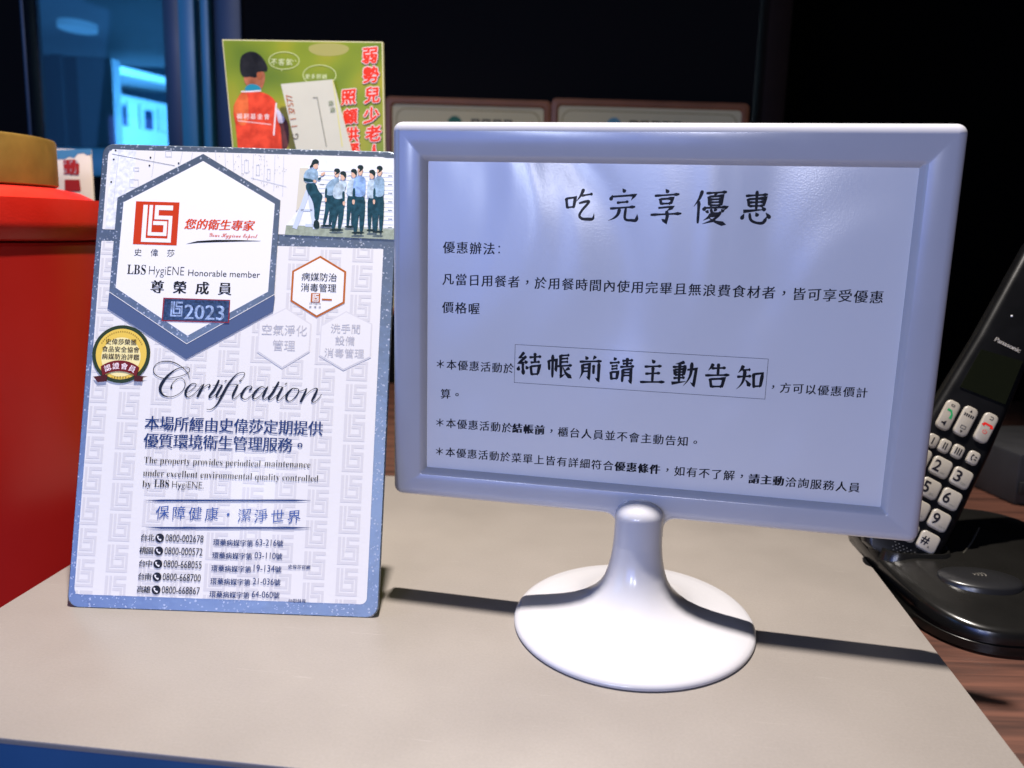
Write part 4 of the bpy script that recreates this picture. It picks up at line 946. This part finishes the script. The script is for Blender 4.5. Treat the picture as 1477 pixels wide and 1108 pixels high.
for t, x, z in (('I', -.0142, .0156), ('II', -.0046, .0162), ('III', .0056, .0171), ('R', .0176, .0182)):
    o = add_key(fme, x, z)
    def fn(q, t=t):
        if t != 'R':
            for i in range(len(t)): q.poly([(x_, z_) for x_, z_ in ((-.0005 + (i - (len(t) - 1) / 2) * .0018, -.0028), (.0004 + (i - (len(t) - 1) / 2) * .0018, -.0028), (.0004 + (i - (len(t) - 1) / 2) * .0018, .0028), (-.0005 + (i - (len(t) - 1) / 2) * .0018, .0028))], kgl, 1, False)
        else:
            q.line([(-.0008, .0024), (-.0018, .001), (-.0018, -.001), (-.0008, -.0024)], .0008, kgl, 1, False, taper=(1.6, .9, .9, 1.6))
            for dz_ in (.0011, -.0011): q.line([(.0002, dz_), (.0020, dz_)], .0006, kgl, 1, False); q.poly([(.0024, dz_), (.0012, dz_ + .0008), (.0012, dz_ - .0008)], kgl, 1.2, False)
    sym(o, fn)
tme = key_mesh(.0108, .0246, .0036)
grn = ink('#1d8a52', 'call_green'); rdk = ink('#c8231a', 'call_red')
for t, x, z in (('talk', -.0128, .0392), ('menu', .0006, .0412), ('off', .0158, .0438)):
    o = add_key(tme, x, z)
    def fn(q, t=t):
        if t == 'talk':
            q.line([(-.0026, .0040), (.0004, .0038), (.0020, .0012), (.0020, -.0022)], .0016, grn, 1, False, taper=(1.3, .9, .9, 1.3))
            q.ring(rr2(-.0016, .0012, .0074, .0092, .0004), rr2(-.0012, .0008, .0078, .0088, .0003), kgl, 1, False)
            q.poly([(-.0026, -.0066), (-.0012, -.0066), (.0008, -.0048), (.0008, -.0094), (-.0012, -.0078), (-.0026, -.0078)], kgl, 1, False)
        elif t == 'menu':
            q.poly([(-.0010, .0078), (.0010, .0078), (0, .0100)], kgl, 1, False); q.poly([(-.0010, -.0082), (.0010, -.0082), (0, -.0104)], kgl, 1, False)
            for k in range(5): q.poly([(-.0038 + k * .0016, .0036), (-.0028 + k * .0016, .0036), (-.0028 + k * .0016, .0060), (-.0038 + k * .0016, .0060)], kgl, 1, False)
            q.ring(rr2(-.0020, .0020, -.0068, -.0040, .0004), rr2(-.0016, .0016, -.0064, -.0044, .0003), kgl, 1, False)
        else:
            q.line([(-.0034, .0006), (-.0026, .0026), (.0026, .0026), (.0034, .0006)], .0016, rdk, 1, False, taper=(1.6, 1, 1, 1.6))
            q.line([(.0015 * math.cos(R(a)), -.0034 + .0015 * math.sin(R(a))) for a in range(130, 411, 20)], .0004, rdk, 1, False); q.line([(0, -.0014), (0, -.0034)], .0004, rdk, 1.3, False)
            q.line([(-.0012, .0072), (.0010, .0072), (.0014, .0084), (.0010, .0094), (-.0012, .0094)], .0004, kgl, 1, False)
    sym(o, fn)
bm = bmesh.new()
for i in range(6):
    for j in range(4): 
        bmesh.ops.create_cone(bm, cap_ends=True, segments=8, radius1=.0005, radius2=.0005, depth=.0006, matrix=Matrix.Translation(H(-.004 + i * .0032 + (j % 2) * .0016, .0006, -.0675 - j * .0020)) @ Matrix.Rotation(R(90), 4, 'X'))
link('microphone_grille', bm, mat('grille_grey', (.05, .05, .052), .5), hand)
bm = bmesh.new(); sc_ = [(-.0145, .0640), (.0205, .0675), (.0175, .1045), (-.0135, .0985)]
loft(bm, [[H(x, y, z) for x, z in sc_] for y in (.0014, -.0002)]); link('screen', bm, mat('phone_screen', (.005, .006, .003), rough=.15), hand)
q = Print(None, .0002, .00004); q.latin('Panasonic', (-.0078 + off.x, .1095 + off.z), (.0124 + off.x, .1095 + off.z), mat('silver_lettering', (.45, .42, .38), .4), 1, px=False, bold=2, slant=.12)
q.y = .0002 + off.y; 
for v_ in q.bm.verts: v_.co.y = off.y + .0004
q.link('lettering', hand)
bm = bmesh.new(); bmesh.ops.create_uvsphere(bm, u_segments=12, v_segments=8, radius=.0009, matrix=Matrix.Translation(H(-.0047, .0008, .1337))); link('status_light', bm, mat('clear_plastic_dot', (.6, .6, .62), .2), hand)

# charging base
bblk = mat('glossy_black_plastic', (.007, .0066, .0058), rough=.24, spec=.45, noise=.1, nscale=30)
FZ = -.02
foot = [(.287, .70), (.284, .665), (.2845, .625), (.2885, .580), (.296, .552), (.309, .535), (.326, .5265), (.350, .5255), (.39, .531), (.44, .540), (.455, .56), (.455, .66), (.44, .72), (.38, .735), (.31, .728)]
foot = sm(foot, 2)
FC = Vector((.325, .635))
cb_ = Vector((.365, .62))
base_t = empty('charging_base', (cb_.x, cb_.y, FZ), (0, 0, 0), 'glossy black phone charging base with an oval button on the wooden desk', 'phone base')
def fr_(s, z, c=FC): return [(c.x + (x - c.x) * s - cb_.x, c.y + (y - c.y) * s - cb_.y, z - FZ) for x, y in foot]
bm = bmesh.new()
loft(bm, [fr_(.97, FZ + .0005), fr_(1.0, FZ + .002), fr_(1.0, -.012), fr_(.985, -.0112), fr_(.985, -.0104), fr_(1.0, -.0096), fr_(1.0, -.003), fr_(.985, -.001), fr_(.95, .0002), fr_(.80, .0020), fr_(.62, .0040), fr_(.45, .0052)])
for vv in bm.verts:
    if vv.co.z > .0095: vv.co.z += max(0, vv.co.y + cb_.y - .535) * .10
link('body', bm, bblk, base_t, 40)
def ell(cx_, cy_, a_, b_, th, z, n=40):
    return [(cx_ + a_ * math.cos(t) * math.cos(th) - b_ * math.sin(t) * math.sin(th) - cb_.x, cy_ + a_ * math.cos(t) * math.sin(th) + b_ * math.sin(t) * math.cos(th) - cb_.y, z - FZ) for t in [2 * math.pi * i / n for i in range(n)]]
bm = bmesh.new(); P0 = on_z(1412, 840, .008)
loft(bm, [ell(P0.x, P0.y, .029, .0200, R(-8), .0), ell(P0.x, P0.y, .029, .0200, R(-8), .0105), ell(P0.x, P0.y, .0275, .0186, R(-8), .0122), ell(P0.x, P0.y, .014, .009, R(-8), .0130)])
btn = link('button', bm, mat('satin_black_button', (.012, .012, .013), .28), base_t, 60)
bm = bmesh.new()
for k in range(4):
    pts = [(P0.x - .004 + k * .0022 + (.0012 + k * .0004) * math.cos(R(a)) - cb_.x, P0.y + .002 + (.0016 + k * .0006) * math.sin(R(a)) - cb_.y) for a in range(-70, 71, 20)]
    vv, ff = ribbon(pts, [.0006] * len(pts)); bv = [bm.verts.new((x, y, .0133 - FZ)) for x, y in vv]
    for f in ff: bm.faces.new([bv[i] for i in f])
link_raw('symbol', bm, mat('symbol_grey', (.16, .15, .13), .5), btn, 0)
# the cup that holds the handset
def tube(bm, pts, r, n=8):
    rings = []
    for i, p in enumerate(pts):
        d = (pts[min(i + 1, len(pts) - 1)] - pts[max(i - 1, 0)]).normalized(); u = d.cross(Vector((0, 0, 1))).normalized(); w_ = u.cross(d)
        rings.append([tuple(p + (u * math.cos(2 * math.pi * k / n) + w_ * math.sin(2 * math.pi * k / n)) * r) for k in range(n)])
    loft(bm, rings)
bm = bmesh.new(); tr_ = [(1325, 848, .0025), (1350, 830, .0060), (1372, 814, .0100), (1388, 800, .0135), (1402, 782, .0180), (1412, 762, .0235)]
tube(bm, [on_z(a, b, z) - Vector((cb_.x, cb_.y, FZ)) for a, b, z in tr_], .0008); link('edge_highlight', bm, mat('edge_highlight_metal', (.16, .15, .12), .25, metal=.8), base_t)  # added bright tube: puts in the highlight along the cup's parting line
hb = HP + HR @ Vector((.004, .010, -.080)) + Vector((.014, 0, 0)); bm = bmesh.new(); rings = []
for s, z in ((1.16, .0052), (1.08, .0140), (1.03, .0165), (.97, .0165), (.94, .0060)):
    rings.append([(hb.x + x * s - cb_.x, hb.y + y * s + .004 - cb_.y, z - FZ + max(0, y + .01) * .25) for x, y in rrect(.050, .036, .012, 6)])
loft(bm, rings, cap0=False); link('cradle', bm, bblk, base_t, 40)

# grey case at the back right
a = on_y(1432, 655, .86); b_ = on_y(1500, 600, .86)
dv_ = empty('metal_case', (a.x + .085, .90, FZ), (0, 0, R(8)), 'grey metal case glimpsed on the desk behind the phone', 'case')
bm = bmesh.new(); box(bm, -.06, .12, -.03, .10, 0, .055, .003); link('body', bm, mat('grey_metal', (.035, .035, .037), .4, metal=.3, noise=.1), dv_)
bm = bmesh.new(); box(bm, -.058, .118, -.034, -.0305, .012, .026, .001); link('slot', bm, mat('dark_slot', (.01, .01, .01), .5), dv_)
bm = bmesh.new(); 
for k in range(6): box(bm, -.05 + k * .028, -.03 + k * .028, -.0345, -.0305, .034, .047, .002)
link('button', bm, mat('grey_button', (.04, .04, .045), .4), dv_)
